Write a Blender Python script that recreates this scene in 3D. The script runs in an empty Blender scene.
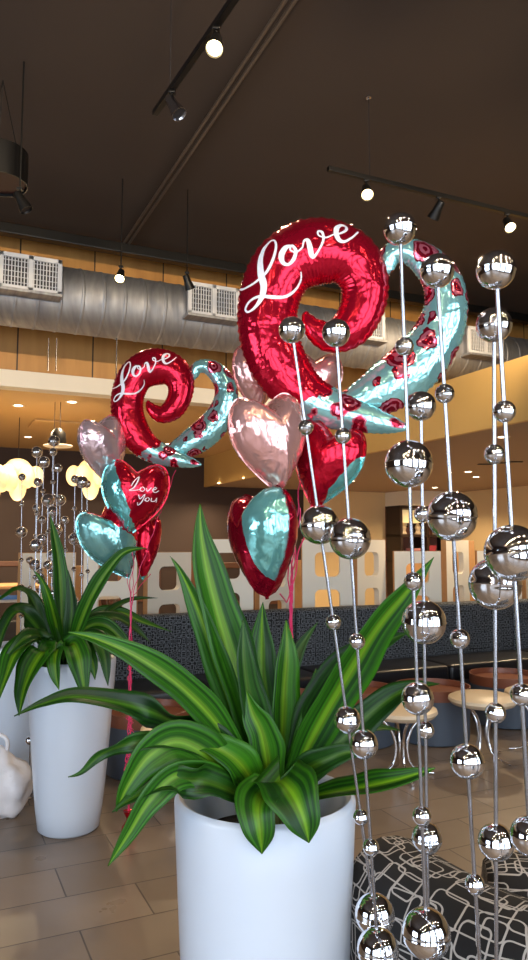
import bpy, bmesh, math, random
from mathutils import Vector, Matrix
from mathutils.bvhtree import BVHTree
random.seed(7)
PI = math.pi
C = bpy.context.scene.collection
scene = bpy.context.scene
# ------------------------------------------------------------------ camera, world, light, exposure
EYE = 1.55; PITCH = math.radians(5.1); F = 725.0
cd = bpy.data.cameras.new('camera'); cam = bpy.data.objects.new('camera', cd); C.objects.link(cam)
cam.location = (0, 0, EYE); cam.rotation_euler = (PI/2 + PITCH, 0, 0)
cd.sensor_fit = 'VERTICAL'; cd.sensor_height = 24.0; cd.lens = 24.0*F/960.0
cd.clip_start = 0.02; cd.clip_end = 100
scene.camera = cam
w = bpy.data.worlds.new('world'); scene.world = w; w.use_nodes = True
w.node_tree.nodes['Background'].inputs[0].default_value = (0.62, 0.78, 1.0, 1)
w.node_tree.nodes['Background'].inputs[1].default_value = 1.5
scene.view_settings.view_transform = 'Standard'; scene.view_settings.look = 'None'
scene.view_settings.gamma = 1; scene.view_settings.use_curve_mapping = False
scene.view_settings.exposure = 0.6
# building axes: u runs along the duct wall, w away from the front windows
UA = (0.907, 0.421); WA = (-0.421, 0.907)
YAW = math.atan2(UA[1], UA[0])
def UW(u, w_, z=0.0): return Vector((u*UA[0]+w_*WA[0], u*UA[1]+w_*WA[1], z))
def area(name, loc, target, sx, sy, power, col):
    l = bpy.data.lights.new(name, 'AREA'); l.shape = 'RECTANGLE'; l.size = sx; l.size_y = sy; l.energy = power; l.color = col
    o = bpy.data.objects.new(name, l); C.objects.link(o); o.location = loc
    o.rotation_euler = (Vector(target)-Vector(loc)).to_track_quat('-Z', 'Y').to_euler(); return o
DAY = (0.80, 0.90, 1.0); WARM = (1.0, 0.76, 0.47)
WIN = [(-5.2, 1.5), (-3.3, 1.5), (-1.4, 1.5), (0.5, 1.5), (2.4, 1.5), (4.3, 1.5)]     # front windows (centre u, width)
for (uc, ww) in WIN:
    area('daylight_window', UW(uc, -2.5, 1.8), UW(uc, 5, 1.2), ww-0.1, 3.0, 36, DAY)
area('daylight_side', UW(-6.9, 1.5, 1.8), UW(0, 3, 1.0), 3.4, 2.4, 100, DAY)
# ------------------------------------------------------------------ helpers
def P(x, y, Y):
    v = (480.0-y)/F
    dy = math.cos(PITCH)-v*math.sin(PITCH); dz = math.sin(PITCH)+v*math.cos(PITCH)
    s = Y/dy
    return Vector(((x-264.0)/F*s, Y, EYE+dz*s))
def PZ(x, y, z):
    v = (480.0-y)/F
    dy = math.cos(PITCH)-v*math.sin(PITCH); dz = math.sin(PITCH)+v*math.cos(PITCH)
    s = (z-EYE)/dz
    return Vector(((x-264.0)/F*s, dy*s, z))
def lin(c):
    c = c/255.0
    return c/12.92 if c <= 0.04045 else ((c+0.055)/1.055)**2.4
def rgb(r, g, b): return (lin(r), lin(g), lin(b), 1.0)
def mat(name, col, rough=0.5, metal=0.0, bump=None, vary=None, coat=0.0, emit=None, spec=None):
    m = bpy.data.materials.new(name); m.use_nodes = True
    nt = m.node_tree; b = nt.nodes['Principled BSDF']
    b.inputs['Base Color'].default_value = col; b.inputs['Roughness'].default_value = rough; b.inputs['Metallic'].default_value = metal
    if coat: b.inputs['Coat Weight'].default_value = coat
    if spec is not None: b.inputs['Specular IOR Level'].default_value = spec
    if emit: b.inputs['Emission Color'].default_value = emit[0]; b.inputs['Emission Strength'].default_value = emit[1]
    tc = nt.nodes.new('ShaderNodeTexCoord')
    if vary:   # (scale, other colour)
        n = nt.nodes.new('ShaderNodeTexNoise'); n.inputs['Scale'].default_value = vary[0]; n.inputs['Detail'].default_value = 5
        nt.links.new(tc.outputs['Object'], n.inputs['Vector'])
        mx = nt.nodes.new('ShaderNodeMix'); mx.data_type = 'RGBA'
        mx.inputs[6].default_value = col; mx.inputs[7].default_value = vary[1]
        nt.links.new(n.outputs['Fac'], mx.inputs[0]); nt.links.new(mx.outputs[2], b.inputs['Base Color'])
    if bump:   # (scale, strength)
        n = nt.nodes.new('ShaderNodeTexNoise'); n.inputs['Scale'].default_value = bump[0]; n.inputs['Detail'].default_value = 4
        nt.links.new(tc.outputs['Object'], n.inputs['Vector'])
        bp = nt.nodes.new('ShaderNodeBump'); bp.inputs['Strength'].default_value = bump[1]; bp.inputs['Distance'].default_value = 0.01
        nt.links.new(n.outputs['Fac'], bp.inputs['Height']); nt.links.new(bp.outputs[0], b.inputs['Normal'])
    return m
def nodes(m): return m.node_tree, m.node_tree.nodes['Principled BSDF']
def math_node(nt, op, a, b=None, clamp=False):
    n = nt.nodes.new('ShaderNodeMath'); n.operation = op; n.use_clamp = clamp
    for i, v in enumerate((a, b)):
        if v is None: continue
        if isinstance(v, (int, float)): n.inputs[i].default_value = v
        else: nt.links.new(v, n.inputs[i])
    return n.outputs[0]
def mixcol(nt, fac, a, b):
    n = nt.nodes.new('ShaderNodeMix'); n.data_type = 'RGBA'
    if isinstance(fac, (int, float)): n.inputs[0].default_value = fac
    else: nt.links.new(fac, n.inputs[0])
    for i, v in ((6, a), (7, b)):
        if isinstance(v, tuple): n.inputs[i].default_value = v
        else: nt.links.new(v, n.inputs[i])
    return n.outputs[2]
def obj(name, bm, m, parent=None, smooth=False, loc=None):
    me = bpy.data.meshes.new(name); bmesh.ops.recalc_face_normals(bm, faces=bm.faces) ; bm.to_mesh(me); bm.free()
    if smooth:
        for p in me.polygons: p.use_smooth = True
        me.set_sharp_from_angle(angle=math.radians(smooth if smooth is not True else 50))
    ms = m if isinstance(m, (list, tuple)) else [m]
    for k in ms: me.materials.append(k)
    o = bpy.data.objects.new(name, me); C.objects.link(o)
    if parent: o.parent = parent
    if loc is not None: o.location = loc
    return o
def tag(o, label, cat, group=None, kind=None):
    o['label'] = label; o['category'] = cat
    if group: o['group'] = group
    if kind: o['kind'] = kind
    return o
def thing(name, label, cat, loc=(0,0,0), rz=0, group=None):
    o = bpy.data.objects.new(name, None); C.objects.link(o); o.location = loc; o.rotation_euler = (0,0,rz); o.empty_display_size = 0.1
    return tag(o, label, cat, group)
def struct(name, bm, m, smooth=False):
    o = obj(name, bm, m, None, smooth); o['kind'] = 'structure'; return o
def dup(root, loc, rz=None, label=None, name=None, scale=None):
    r = root.copy(); C.objects.link(r); r.location = loc
    if rz is not None: r.rotation_euler = (0,0,rz)
    if label: r['label'] = label
    if scale: r.scale = (scale,)*3
    for ch in list(root.children):
        c = ch.copy(); C.objects.link(c); c.parent = r
        for g in list(ch.children):
            d = g.copy(); C.objects.link(d); d.parent = c
    return r
def bx(bm, x0, x1, y0, y1, z0, z1, bev=0.0, seg=2, M=None):
    t = bmesh.new(); bmesh.ops.create_cube(t, size=1)
    for v in t.verts: v.co = Vector(((x0+x1)/2+v.co.x*(x1-x0), (y0+y1)/2+v.co.y*(y1-y0), (z0+z1)/2+v.co.z*(z1-z0)))
    if bev: bmesh.ops.bevel(t, geom=list(t.edges), offset=bev, segments=seg, profile=0.5, affect='EDGES')
    if M is not None: bmesh.ops.transform(t, matrix=M, verts=t.verts)
    merge(bm, t); return bm
def merge(bm, t):
    me = bpy.data.meshes.new('tmp'); t.to_mesh(me); t.free(); bm.from_mesh(me); bpy.data.meshes.remove(me)
def lathe(bm, prof, n=40, c=(0,0,0), M=None):
    t = bmesh.new(); rings = []
    for (r, z) in prof:
        if r < 1e-6: rings.append([t.verts.new((0,0,z))])
        else: rings.append([t.verts.new((r*math.cos(2*PI*k/n), r*math.sin(2*PI*k/n), z)) for k in range(n)])
    for a, b in zip(rings[:-1], rings[1:]):
        for k in range(n):
            k2 = (k+1) % n
            if len(a) == 1 and len(b) == 1: continue
            if len(a) == 1: t.faces.new((a[0], b[k], b[k2]))
            elif len(b) == 1: t.faces.new((a[k], a[k2], b[0]))
            else: t.faces.new((a[k], a[k2], b[k2], b[k]))
    bmesh.ops.translate(t, vec=Vector(c), verts=t.verts)
    if M is not None: bmesh.ops.transform(t, matrix=M, verts=t.verts)
    merge(bm, t); return bm
def sphere(bm, c, r, n=32, m=18, sc=(1,1,1)):
    prof = [(0 if i in (0, m) else r*math.sin(PI*i/m), -r*math.cos(PI*i/m)) for i in range(m+1)]
    M = Matrix.Translation(Vector(c)) @ Matrix.Diagonal((sc[0], sc[1], sc[2], 1))
    return lathe(bm, prof, n, (0,0,0), M)
def crom(pts, n=8):
    """Catmull-Rom through points of any dimension"""
    out = []; L = len(pts)
    for i in range(L-1):
        p0 = pts[max(i-1,0)]; p1 = pts[i]; p2 = pts[i+1]; p3 = pts[min(i+2, L-1)]
        for k in range(n):
            t = k/n
            out.append(tuple(0.5*((2*b)+(-a+c)*t+(2*a-5*b+4*c-d)*t*t+(-a+3*b-3*c+d)*t**3) for a, b, c, d in zip(p0, p1, p2, p3)))
    out.append(tuple(pts[-1])); return out
def tube(bm, pts, r, n=8, cap=True):
    pts = [Vector(p) for p in pts]; rings = []; L = len(pts); up = None
    for i, p in enumerate(pts):
        t = (pts[min(i+1, L-1)]-pts[max(i-1, 0)])
        if t.length < 1e-9: t = Vector((0,0,1))
        t.normalize()
        if up is None:
            up = Vector((0,0,1)) if abs(t.z) < 0.9 else Vector((1,0,0))
        a = t.cross(up)
        if a.length < 1e-6: a = t.cross(Vector((1,0.3,0)))
        a.normalize(); b = a.cross(t).normalized(); up = b
        rr = r[i] if isinstance(r, (list, tuple)) else r
        rings.append([bm.verts.new(p+a*rr*math.cos(2*PI*k/n)+b*rr*math.sin(2*PI*k/n)) for k in range(n)])
    for a, b in zip(rings[:-1], rings[1:]):
        for k in range(n): bm.faces.new((a[k], a[(k+1)%n], b[(k+1)%n], b[k]))
    if cap: bm.faces.new(rings[0]); bm.faces.new(rings[-1])
    return bm
def uwbox(bm, u0, u1, w0, w1, z0, z1, bev=0.0):
    return bx(bm, u0, u1, w0, w1, z0, z1, bev, M=Matrix.Rotation(YAW, 4, 'Z'))
def B(): return bmesh.new()
# ------------------------------------------------------------------ materials
M_chrome = mat('polished_chrome', rgb(240,240,244), 0.05, 1.0)
M_steel = mat('brushed_steel', rgb(178,178,184), 0.25, 1.0)
M_pot = mat('white_resin', rgb(206,215,229), 0.28, 0.0, coat=0.3)
M_soil = mat('dark_soil', rgb(38,30,24), 0.95, bump=(60,1.0), vary=(30, rgb(20,16,12)))
M_ceil = mat('dark_painted_deck', rgb(76,63,55), 0.8, vary=(0.6, rgb(62,52,46)))
M_black = mat('black_metal', rgb(22,21,21), 0.4, 0.3)
M_white = mat('white_paint', rgb(232,222,204), 0.6)
M_gold = mat('golden_wall_paint', rgb(222,182,112), 0.4, vary=(1.2, rgb(210,168,98)))
M_beigewall = mat('beige_wall_paint', rgb(226,196,146), 0.7)
M_darkwall = mat('dark_brown_wall', rgb(56,40,33), 0.7)
M_softceil = mat('tan_ceiling_paint', rgb(200,164,112), 0.7)
M_greyceil = mat('taupe_ceiling_paint', rgb(170,146,124), 0.7)
M_duct = mat('galvanised_duct', rgb(176,176,178), 0.3, 0.95)
nt, b = nodes(M_duct)
tc = nt.nodes.new('ShaderNodeTexCoord'); n = nt.nodes.new('ShaderNodeTexNoise'); n.inputs['Scale'].default_value = 3
mp = nt.nodes.new('ShaderNodeMapping'); mp.inputs['Scale'].default_value = (6, 1, 1)
nt.links.new(tc.outputs['Object'], mp.inputs[0]); nt.links.new(mp.outputs[0], n.inputs['Vector'])
nt.links.new(mixcol(nt, n.outputs['Fac'], rgb(196,196,198), rgb(130,130,134)), b.inputs['Base Color'])
nt.links.new(math_node(nt, 'MULTIPLY_ADD', n.outputs['Fac'], 0.25), b.inputs['Roughness'])
M_ventdark = mat('vent_shadow', rgb(54,52,54), 0.6)
M_ventwhite = mat('vent_frame_paint', rgb(214,214,216), 0.4)
M_bulb = mat('warm_bulb', rgb(255,240,200), 0.3, emit=((1.0,0.74,0.36,1), 16))
M_cream = mat('glowing_paper_shade', rgb(245,225,170), 0.7, emit=((1.0,0.72,0.36,1), 0.3))
M_downlight = mat('downlight_lens', rgb(255,240,210), 0.4, emit=((1.0,0.84,0.6,1), 9))
M_beige = mat('beige_vinyl', rgb(226,206,176), 0.38, vary=(8, rgb(214,190,158)))
M_copper = mat('copper_lacquer', rgb(134,78,54), 0.35, 0.1)
M_bluegrey = mat('blue_grey_laminate', rgb(84,94,108), 0.42, 0.1)
M_tanboard = mat('tan_cork_edge', rgb(196,150,100), 0.7, vary=(20, rgb(178,130,84)))
M_wood = mat('brown_wood', rgb(110,68,42), 0.45, vary=(9, rgb(80,48,30)))
M_vinyl = mat('black_vinyl', rgb(30,30,34), 0.32, bump=(8,0.25))
M_pink = mat('pink_curling_ribbon', rgb(226,60,110), 0.3, 0.2)
M_redfoil = mat('red_foil_weight', rgb(190,20,40), 0.2, 0.8, bump=(40,0.6))
M_blue = mat('blue_tray', rgb(60,110,170), 0.4)
M_bag = mat('white_plastic_bag', rgb(235,230,232), 0.35, bump=(14,0.8))
M_letter = mat('white_print', rgb(250,244,246), 0.35, 0.0)
# floor tiles
M_floor = mat('brown_floor_tiles', rgb(120,104,92), 0.3)
nt, b = nodes(M_floor)
tc = nt.nodes.new('ShaderNodeTexCoord'); mp = nt.nodes.new('ShaderNodeMapping'); mp.inputs['Rotation'].default_value = (0,0,-YAW)
nt.links.new(tc.outputs['Object'], mp.inputs[0])
br = nt.nodes.new('ShaderNodeTexBrick'); br.inputs['Scale'].default_value = 1.0
br.inputs['Brick Width'].default_value = 0.62; br.inputs['Row Height'].default_value = 0.31; br.inputs['Mortar Size'].default_value = 0.004
br.inputs['Mortar Smooth'].default_value = 0.3; br.inputs['Bias'].default_value = 0.0
br.inputs['Color1'].default_value = rgb(144,127,111); br.inputs['Color2'].default_value = rgb(124,109,95); br.inputs['Mortar'].default_value = rgb(62,52,46)
nt.links.new(mp.outputs[0], br.inputs['Vector'])
n = nt.nodes.new('ShaderNodeTexNoise'); n.inputs['Scale'].default_value = 2.2; n.inputs['Detail'].default_value = 6
nt.links.new(tc.outputs['Object'], n.inputs['Vector'])
nt.links.new(mixcol(nt, math_node(nt, 'MULTIPLY', n.outputs['Fac'], 0.45), br.outputs['Color'], rgb(102,87,74)), b.inputs['Base Color'])
nt.links.new(math_node(nt, 'ADD', math_node(nt, 'MULTIPLY', n.outputs['Fac'], 0.3), 0.18), b.inputs['Roughness'])
bp = nt.nodes.new('ShaderNodeBump'); bp.inputs['Strength'].default_value = 0.4; bp.inputs['Distance'].default_value = 0.004; bp.invert = True
nt.links.new(br.outputs['Fac'], bp.inputs['Height']); nt.links.new(bp.outputs[0], b.inputs['Normal'])
# wood-panelled recess above the header
M_panel = mat('golden_wood_panels', rgb(190,140,74), 0.5)
nt, b = nodes(M_panel)
tc = nt.nodes.new('ShaderNodeTexCoord'); mp = nt.nodes.new('ShaderNodeMapping'); mp.inputs['Rotation'].default_value = (0,0,-YAW)
nt.links.new(tc.outputs['Object'], mp.inputs[0])
sx = nt.nodes.new('ShaderNodeSeparateXYZ'); nt.links.new(mp.outputs[0], sx.inputs[0])
fr = math_node(nt, 'FRACT', math_node(nt, 'MULTIPLY', sx.outputs[0], 1.25)); seam = math_node(nt, 'LESS_THAN', fr, 0.02)
n = nt.nodes.new('ShaderNodeTexNoise'); n.inputs['Scale'].default_value = 2; n.inputs['Detail'].default_value = 6
mp2 = nt.nodes.new('ShaderNodeMapping'); mp2.inputs['Scale'].default_value = (5, 5, 0.6); nt.links.new(tc.outputs['Object'], mp2.inputs[0]); nt.links.new(mp2.outputs[0], n.inputs['Vector'])
base = mixcol(nt, n.outputs['Fac'], rgb(205,152,80), rgb(160,108,52))
nt.links.new(mixcol(nt, seam, base, rgb(60,38,20)), b.inputs['Base Color'])
def boxuv(bm):
    """box-projected UVs in metres"""
    uvl = bm.loops.layers.uv.verify(); bm.normal_update()
    for f in bm.faces:
        n = f.normal; ax = max(range(3), key=lambda i: abs(n[i]))
        for lp in f.loops:
            c = lp.vert.co; lp[uvl].uv = (c.y, c.z) if ax == 0 else ((c.x, c.z) if ax == 1 else (c.x, c.y))
def rect_pattern(name, basec, linec, layers, rough=0.85):
    """overlapping rounded-rectangle outlines woven into the cloth; layers = (scale x, scale y, offset, rotation, line width)"""
    m = mat(name, basec, rough); nt, b = nodes(m); tc = nt.nodes.new('ShaderNodeTexCoord'); acc = None; MN = lambda op, a, b=None: math_node(nt, op, a, b)
    for (sx_, sy_, off, rot, wd) in layers:
        mp = nt.nodes.new('ShaderNodeMapping'); mp.inputs['Scale'].default_value = (sx_, sy_, 1); mp.inputs['Location'].default_value = (off, off*1.7, 0); mp.inputs['Rotation'].default_value = (0, 0, rot)
        nt.links.new(tc.outputs['UV'], mp.inputs[0])
        fl = nt.nodes.new('ShaderNodeVectorMath'); fl.operation = 'FLOOR'; nt.links.new(mp.outputs[0], fl.inputs[0])
        fr = nt.nodes.new('ShaderNodeVectorMath'); fr.operation = 'FRACTION'; nt.links.new(mp.outputs[0], fr.inputs[0])
        wn = nt.nodes.new('ShaderNodeTexWhiteNoise'); wn.noise_dimensions = '3D'; nt.links.new(fl.outputs[0], wn.inputs['Vector'])
        rc = nt.nodes.new('ShaderNodeSeparateXYZ'); nt.links.new(wn.outputs['Color'], rc.inputs[0])
        f = nt.nodes.new('ShaderNodeSeparateXYZ'); nt.links.new(fr.outputs[0], f.inputs[0])
        qs = []
        for i in (0, 1):
            p = MN('SUBTRACT', f.outputs[i], 0.5); half = MN('ADD', MN('MULTIPLY', rc.outputs[i], 0.26), 0.20)
            qs.append(MN('ADD', MN('SUBTRACT', MN('ABSOLUTE', p), half), 0.10))
        mx = [MN('MAXIMUM', q, 0.0) for q in qs]
        ln = MN('SQRT', MN('ADD', MN('MULTIPLY', mx[0], mx[0]), MN('MULTIPLY', mx[1], mx[1])))
        d = MN('SUBTRACT', MN('ADD', ln, MN('MINIMUM', MN('MAXIMUM', qs[0], qs[1]), 0.0)), 0.10)
        l = MN('LESS_THAN', MN('ABSOLUTE', d), wd)
        acc = l if acc is None else MN('MAXIMUM', acc, l)
    nt.links.new(mixcol(nt, acc, basec, linec), b.inputs['Base Color'])
    return m
M_chairfab = rect_pattern('black_fabric_with_rounded_outlines', rgb(17,15,17), rgb(172,166,162),
    [(6, 8, 0.2, 0.0, 0.014), (8, 6, 3.1, 0.0, 0.016), (5, 7.2, 7.7, 0.25, 0.013), (9, 10, 5.4, 0.0, 0.020)])
M_benchfab = rect_pattern('dark_maze_fabric', rgb(15,17,20), rgb(108,112,118),
    [(20, 26, 0.2, 0.0, 0.045), (26, 18, 3.1, 0.0, 0.04)])
# foil balloon materials
def foil(name, c1, c2=None, split=None, blot=None, rough=0.13, front=False):
    """c1 main colour; split = (direction vector, offset, noise amount) switches to c2; blot = (scale, radius, colour)"""
    m = mat(name, c1, rough, 0.72); nt, b = nodes(m); tc = nt.nodes.new('ShaderNodeTexCoord'); col = None
    src = c1
    if split:
        d, off, na = split
        dp = nt.nodes.new('ShaderNodeVectorMath'); dp.operation = 'DOT_PRODUCT'; dp.inputs[1].default_value = d
        nt.links.new(tc.outputs['Object'], dp.inputs[0])
        n = nt.nodes.new('ShaderNodeTexNoise'); n.inputs['Scale'].default_value = 22; n.inputs['Detail'].default_value = 2
        nt.links.new(tc.outputs['Object'], n.inputs['Vector'])
        s = math_node(nt, 'ADD', dp.outputs['Value'], math_node(nt, 'MULTIPLY', math_node(nt, 'SUBTRACT', n.outputs['Fac'], 0.5), na))
        f = math_node(nt, 'GREATER_THAN', s, off)
        if front:
            sy = nt.nodes.new('ShaderNodeSeparateXYZ'); nt.links.new(tc.outputs['Object'], sy.inputs[0]); f = math_node(nt, 'MULTIPLY', f, math_node(nt, 'LESS_THAN', sy.outputs[1], 0.0))
        src = mixcol(nt, f, c1, c2)
    if blot:
        sc_, rad, bc = blot[:3]
        v = nt.nodes.new('ShaderNodeTexVoronoi'); v.inputs['Scale'].default_value = sc_; v.inputs['Randomness'].default_value = 0.75
        n2 = nt.nodes.new('ShaderNodeTexNoise'); n2.inputs['Scale'].default_value = sc_*2.2; n2.inputs['Detail'].default_value = 3
        nt.links.new(tc.outputs['Object'], n2.inputs['Vector']); nt.links.new(tc.outputs['Object'], v.inputs['Vector'])
        dd = math_node(nt, 'ADD', v.outputs['Distance'], math_node(nt, 'MULTIPLY', math_node(nt, 'SUBTRACT', n2.outputs['Fac'], 0.5), 0.45))
        f1 = math_node(nt, 'LESS_THAN', dd, rad)
        w_ = nt.nodes.new('ShaderNodeMath'); w_.operation = 'SINE'; nt.links.new(math_node(nt, 'MULTIPLY', dd, 34.0), w_.inputs[0])
        ring = math_node(nt, 'GREATER_THAN', w_.outputs[0], 0.25)
        rose = mixcol(nt, ring, bc, blot[3])
        if split and blot[4]: f1 = math_node(nt, 'MULTIPLY', f1, f)
        src = mixcol(nt, f1, src, rose)
    if not isinstance(src, tuple): nt.links.new(src, b.inputs['Base Color'])
    n = nt.nodes.new('ShaderNodeTexNoise'); n.inputs['Scale'].default_value = 16; n.inputs['Detail'].default_value = 2; n.inputs['Distortion'].default_value = 0.6
    nt.links.new(tc.outputs['Object'], n.inputs['Vector'])
    bp = nt.nodes.new('ShaderNodeBump'); bp.inputs['Strength'].default_value = 0.45; bp.inputs['Distance'].default_value = 0.014
    nt.links.new(n.outputs['Fac'], bp.inputs['Height']); nt.links.new(bp.outputs[0], b.inputs['Normal'])
    return m
RED = rgb(200,18,48); TEAL = rgb(166,228,228); DKRED = rgb(150,16,44); ROSEW = rgb(226,120,140)
M_foilred = foil('red_rose_foil', RED, TEAL, ((0.5,0,-0.87), 0.135, 0.10), (12, 0.42, DKRED, ROSEW, True))
M_foilteal = foil('teal_foil_with_roses', TEAL, blot=(10, 0.50, DKRED, ROSEW, False))
M_foilrose = foil('rose_gold_foil', rgb(240,182,176), rough=0.16)
M_foilsilver = foil('pale_pink_foil', rgb(240,208,212), rough=0.16)
M_redteal = foil('half_red_half_teal_foil', rgb(165,14,44), rgb(140,214,212), ((1,0,0.12), 0.03, 0.01), front=True)
M_redtealR = foil('red_foil_with_teal_edge', RED, rgb(130,210,208), ((1,0,-0.5), 0.085, 0.03))
M_redtealL = foil('red_foil_with_teal_side', RED, rgb(130,210,208), ((-1,0,-0.45), 0.045, 0.06))
M_tealred = foil('teal_foil_with_red_rose_top', rgb(150,216,216), RED, ((0.75,0,0.5), 0.055, 0.04))
# leaf
def leaf_mat(name, cdark, clight, cstripe):
    m = mat(name, cdark, 0.42, spec=0.3); nt, b = nodes(m)
    uv = nt.nodes.new('ShaderNodeTexCoord'); sp = nt.nodes.new('ShaderNodeSeparateXYZ'); nt.links.new(uv.outputs['UV'], sp.inputs[0])
    a = math_node(nt, 'ABSOLUTE', math_node(nt, 'SUBTRACT', sp.outputs[0], 0.5))
    n = nt.nodes.new('ShaderNodeTexNoise'); n.inputs['Scale'].default_value = 1.0; n.inputs['Detail'].default_value = 4
    mp = nt.nodes.new('ShaderNodeMapping'); mp.inputs['Scale'].default_value = (30, 0.8, 1); nt.links.new(uv.outputs['UV'], mp.inputs[0]); nt.links.new(mp.outputs[0], n.inputs['Vector'])
    center = math_node(nt, 'MULTIPLY', math_node(nt, 'SUBTRACT', 0.15, a), 7.0, True)
    s = math_node(nt, 'MULTIPLY', center, math_node(nt, 'MULTIPLY', n.outputs['Fac'], 0.85), True)
    n3 = nt.nodes.new('ShaderNodeTexNoise'); n3.inputs['Scale'].default_value = 1.0; n3.inputs['Detail'].default_value = 1
    mp3 = nt.nodes.new('ShaderNodeMapping'); mp3.inputs['Scale'].default_value = (14, 0.35, 1); nt.links.new(uv.outputs['UV'], mp3.inputs[0]); nt.links.new(mp3.outputs[0], n3.inputs['Vector'])
    c = mixcol(nt, math_node(nt, 'MULTIPLY', math_node(nt, 'SUBTRACT', n3.outputs['Fac'], 0.35), 3.0, True), cdark, clight)
    c = mixcol(nt, s, c, cstripe)
    nt.links.new(c, b.inputs['Base Color'])
    return m
M_leaf = leaf_mat('striped_green_leaf', rgb(14,54,8), rgb(50,108,14), rgb(140,184,34))
M_leafdark = leaf_mat('dark_green_leaf', rgb(10,40,8), rgb(32,76,14), rgb(84,124,26))
# ------------------------------------------------------------------ structure
bm = B(); uwbox(bm, -9, 16, -6, 22, -0.1, 0.0); struct('floor', bm, M_floor)
CEIL = 4.85
bm = B(); uwbox(bm, -9, 12, -4, 8.2, CEIL, CEIL+0.1); struct('ceiling', bm, M_ceil)
# front wall with real window openings (behind the camera)
bm = B(); us = [-9.0]
for (uc, ww) in WIN: us += [uc-ww/2, uc+ww/2]
us.append(12.0)
for k in range(0, len(us), 2): uwbox(bm, us[k], us[k+1], -2.7, -2.56, 0, CEIL)
for (uc, ww) in WIN:
    uwbox(bm, uc-ww/2, uc+ww/2, -2.7, -2.56, 0, 0.25); uwbox(bm, uc-ww/2, uc+ww/2, -2.7, -2.56, 3.35, CEIL)
struct('wall_front', bm, mat('taupe_front_wall', rgb(96,86,78), 0.7))
for k, (uc, ww) in enumerate(WIN):
    bm = B()
    for d in (-ww/2, -0.03, ww/2-0.06): uwbox(bm, uc+d, uc+d+0.06, -2.54, -2.50, 0.25, 3.35)
    for z in (0.25, 2.4, 3.29): uwbox(bm, uc-ww/2, uc+ww/2, -2.54, -2.50, z, z+0.06)
    struct('window_%d' % (k+1), bm, M_black)
bm = B()
uwbox(bm, -7.1, -6.95, -2.7, -0.3, 0, CEIL); uwbox(bm, -7.1, -6.95, 3.3, 22, 0, CEIL)
uwbox(bm, -7.1, -6.95, -0.3, 3.3, 0, 0.5); uwbox(bm, -7.1, -6.95, -0.3, 3.3, 3.1, CEIL); struct('wall_left', bm, M_darkwall)
bm = B()
for w0 in (-0.3, 1.47, 3.24): uwbox(bm, -6.85, -6.8, w0, w0+0.06, 0.5, 3.1)
for z in (0.5, 2.2, 3.04): uwbox(bm, -6.85, -6.8, -0.3, 3.3, z, z+0.06)
struct('window_5', bm, M_black)
bm = B(); uwbox(bm, 11.0, 11.15, -2.7, 13.4, 0, CEIL); struct('wall_right', bm, M_beigewall)
# header wall the duct hangs in front of: panelled recess, white band under it
bm = B(); uwbox(bm, -7, 11, 8.0, 8.1, 3.36, CEIL); struct('wall_header', bm, M_panel)
bm = B(); uwbox(bm, -7, 5.1, 7.9, 8.1, 3.20, 3.38, 0.004); struct('trim_1', bm, M_white)
bm = B(); uwbox(bm, -7, 5.6, 7.95, 14.1, 3.32, 3.36); struct('ceiling_back', bm, M_softceil)
# lower soffit on the right with golden fascia
bm = B(); uwbox(bm, 5.1, 5.16, 4.0, 13.9, 2.72, 3.34); struct('trim_2', bm, M_gold)
bm = B(); uwbox(bm, 5.16, 11, 4.0, 13.9, 2.74, 2.80); struct('ceiling_soffit', bm, M_greyceil)
bm = B(); uwbox(bm, 5.16, 11, 4.0, 4.06, 2.72, 3.34); uwbox(bm, 5.16, 11, 4.06, 8.0, 3.30, 3.34); struct('trim_3', bm, M_gold)
bm = B(); uwbox(bm, -7, 7.4, 13.9, 14.1, 0, 3.36); struct('wall_back', bm, M_darkwall)
bm = B(); uwbox(bm, 7.4, 11.1, 13.9, 14.1, 0, 3.0); struct('wall_back_right', bm, M_beigewall)
bm = B(); uwbox(bm, -7, 11, 7.5, 7.62, 4.69, 4.80, 0.01); struct('trim_4', bm, M_black)
# ------------------------------------------------------------------ duct and its vents
DW = 7.2; DZ = 3.97; DR = 0.32
rz = Matrix.Rotation(YAW, 4, 'Z')
bm = B(); prof = []; L0, L1 = -6.9, 10.7; x = L0
while x < L1:
    prof += [(DR, x), (DR, x+0.17), (DR+0.006, x+0.18), (DR+0.006, x+0.195)]; x += 0.205
lathe(bm, prof, 48, M=rz @ Matrix.Translation((0, DW, DZ)) @ Matrix.Rotation(PI/2, 4, 'Y'))
tag(obj('air_duct', bm, M_duct, None, 30), 'big round galvanised spiral air duct running along the golden wall', 'duct')
def vent_u(px, wv):   # u of the duct line under a column of the photo
    t = (px-264.0)/F
    y_ = wv/(WA[0]*t+WA[1]); return t*y_*UA[0]+y_*UA[1]
vw, vh = 0.56, 0.34
r0 = None
vlabels = ['white louvred vent on the duct at the left edge of the photo', 'white louvred vent on the duct just left of the big red balloon',
           'white louvred vent on the duct behind the gap inside the big heart balloon', 'white louvred vent on the duct at right behind the chrome balls']
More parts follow.
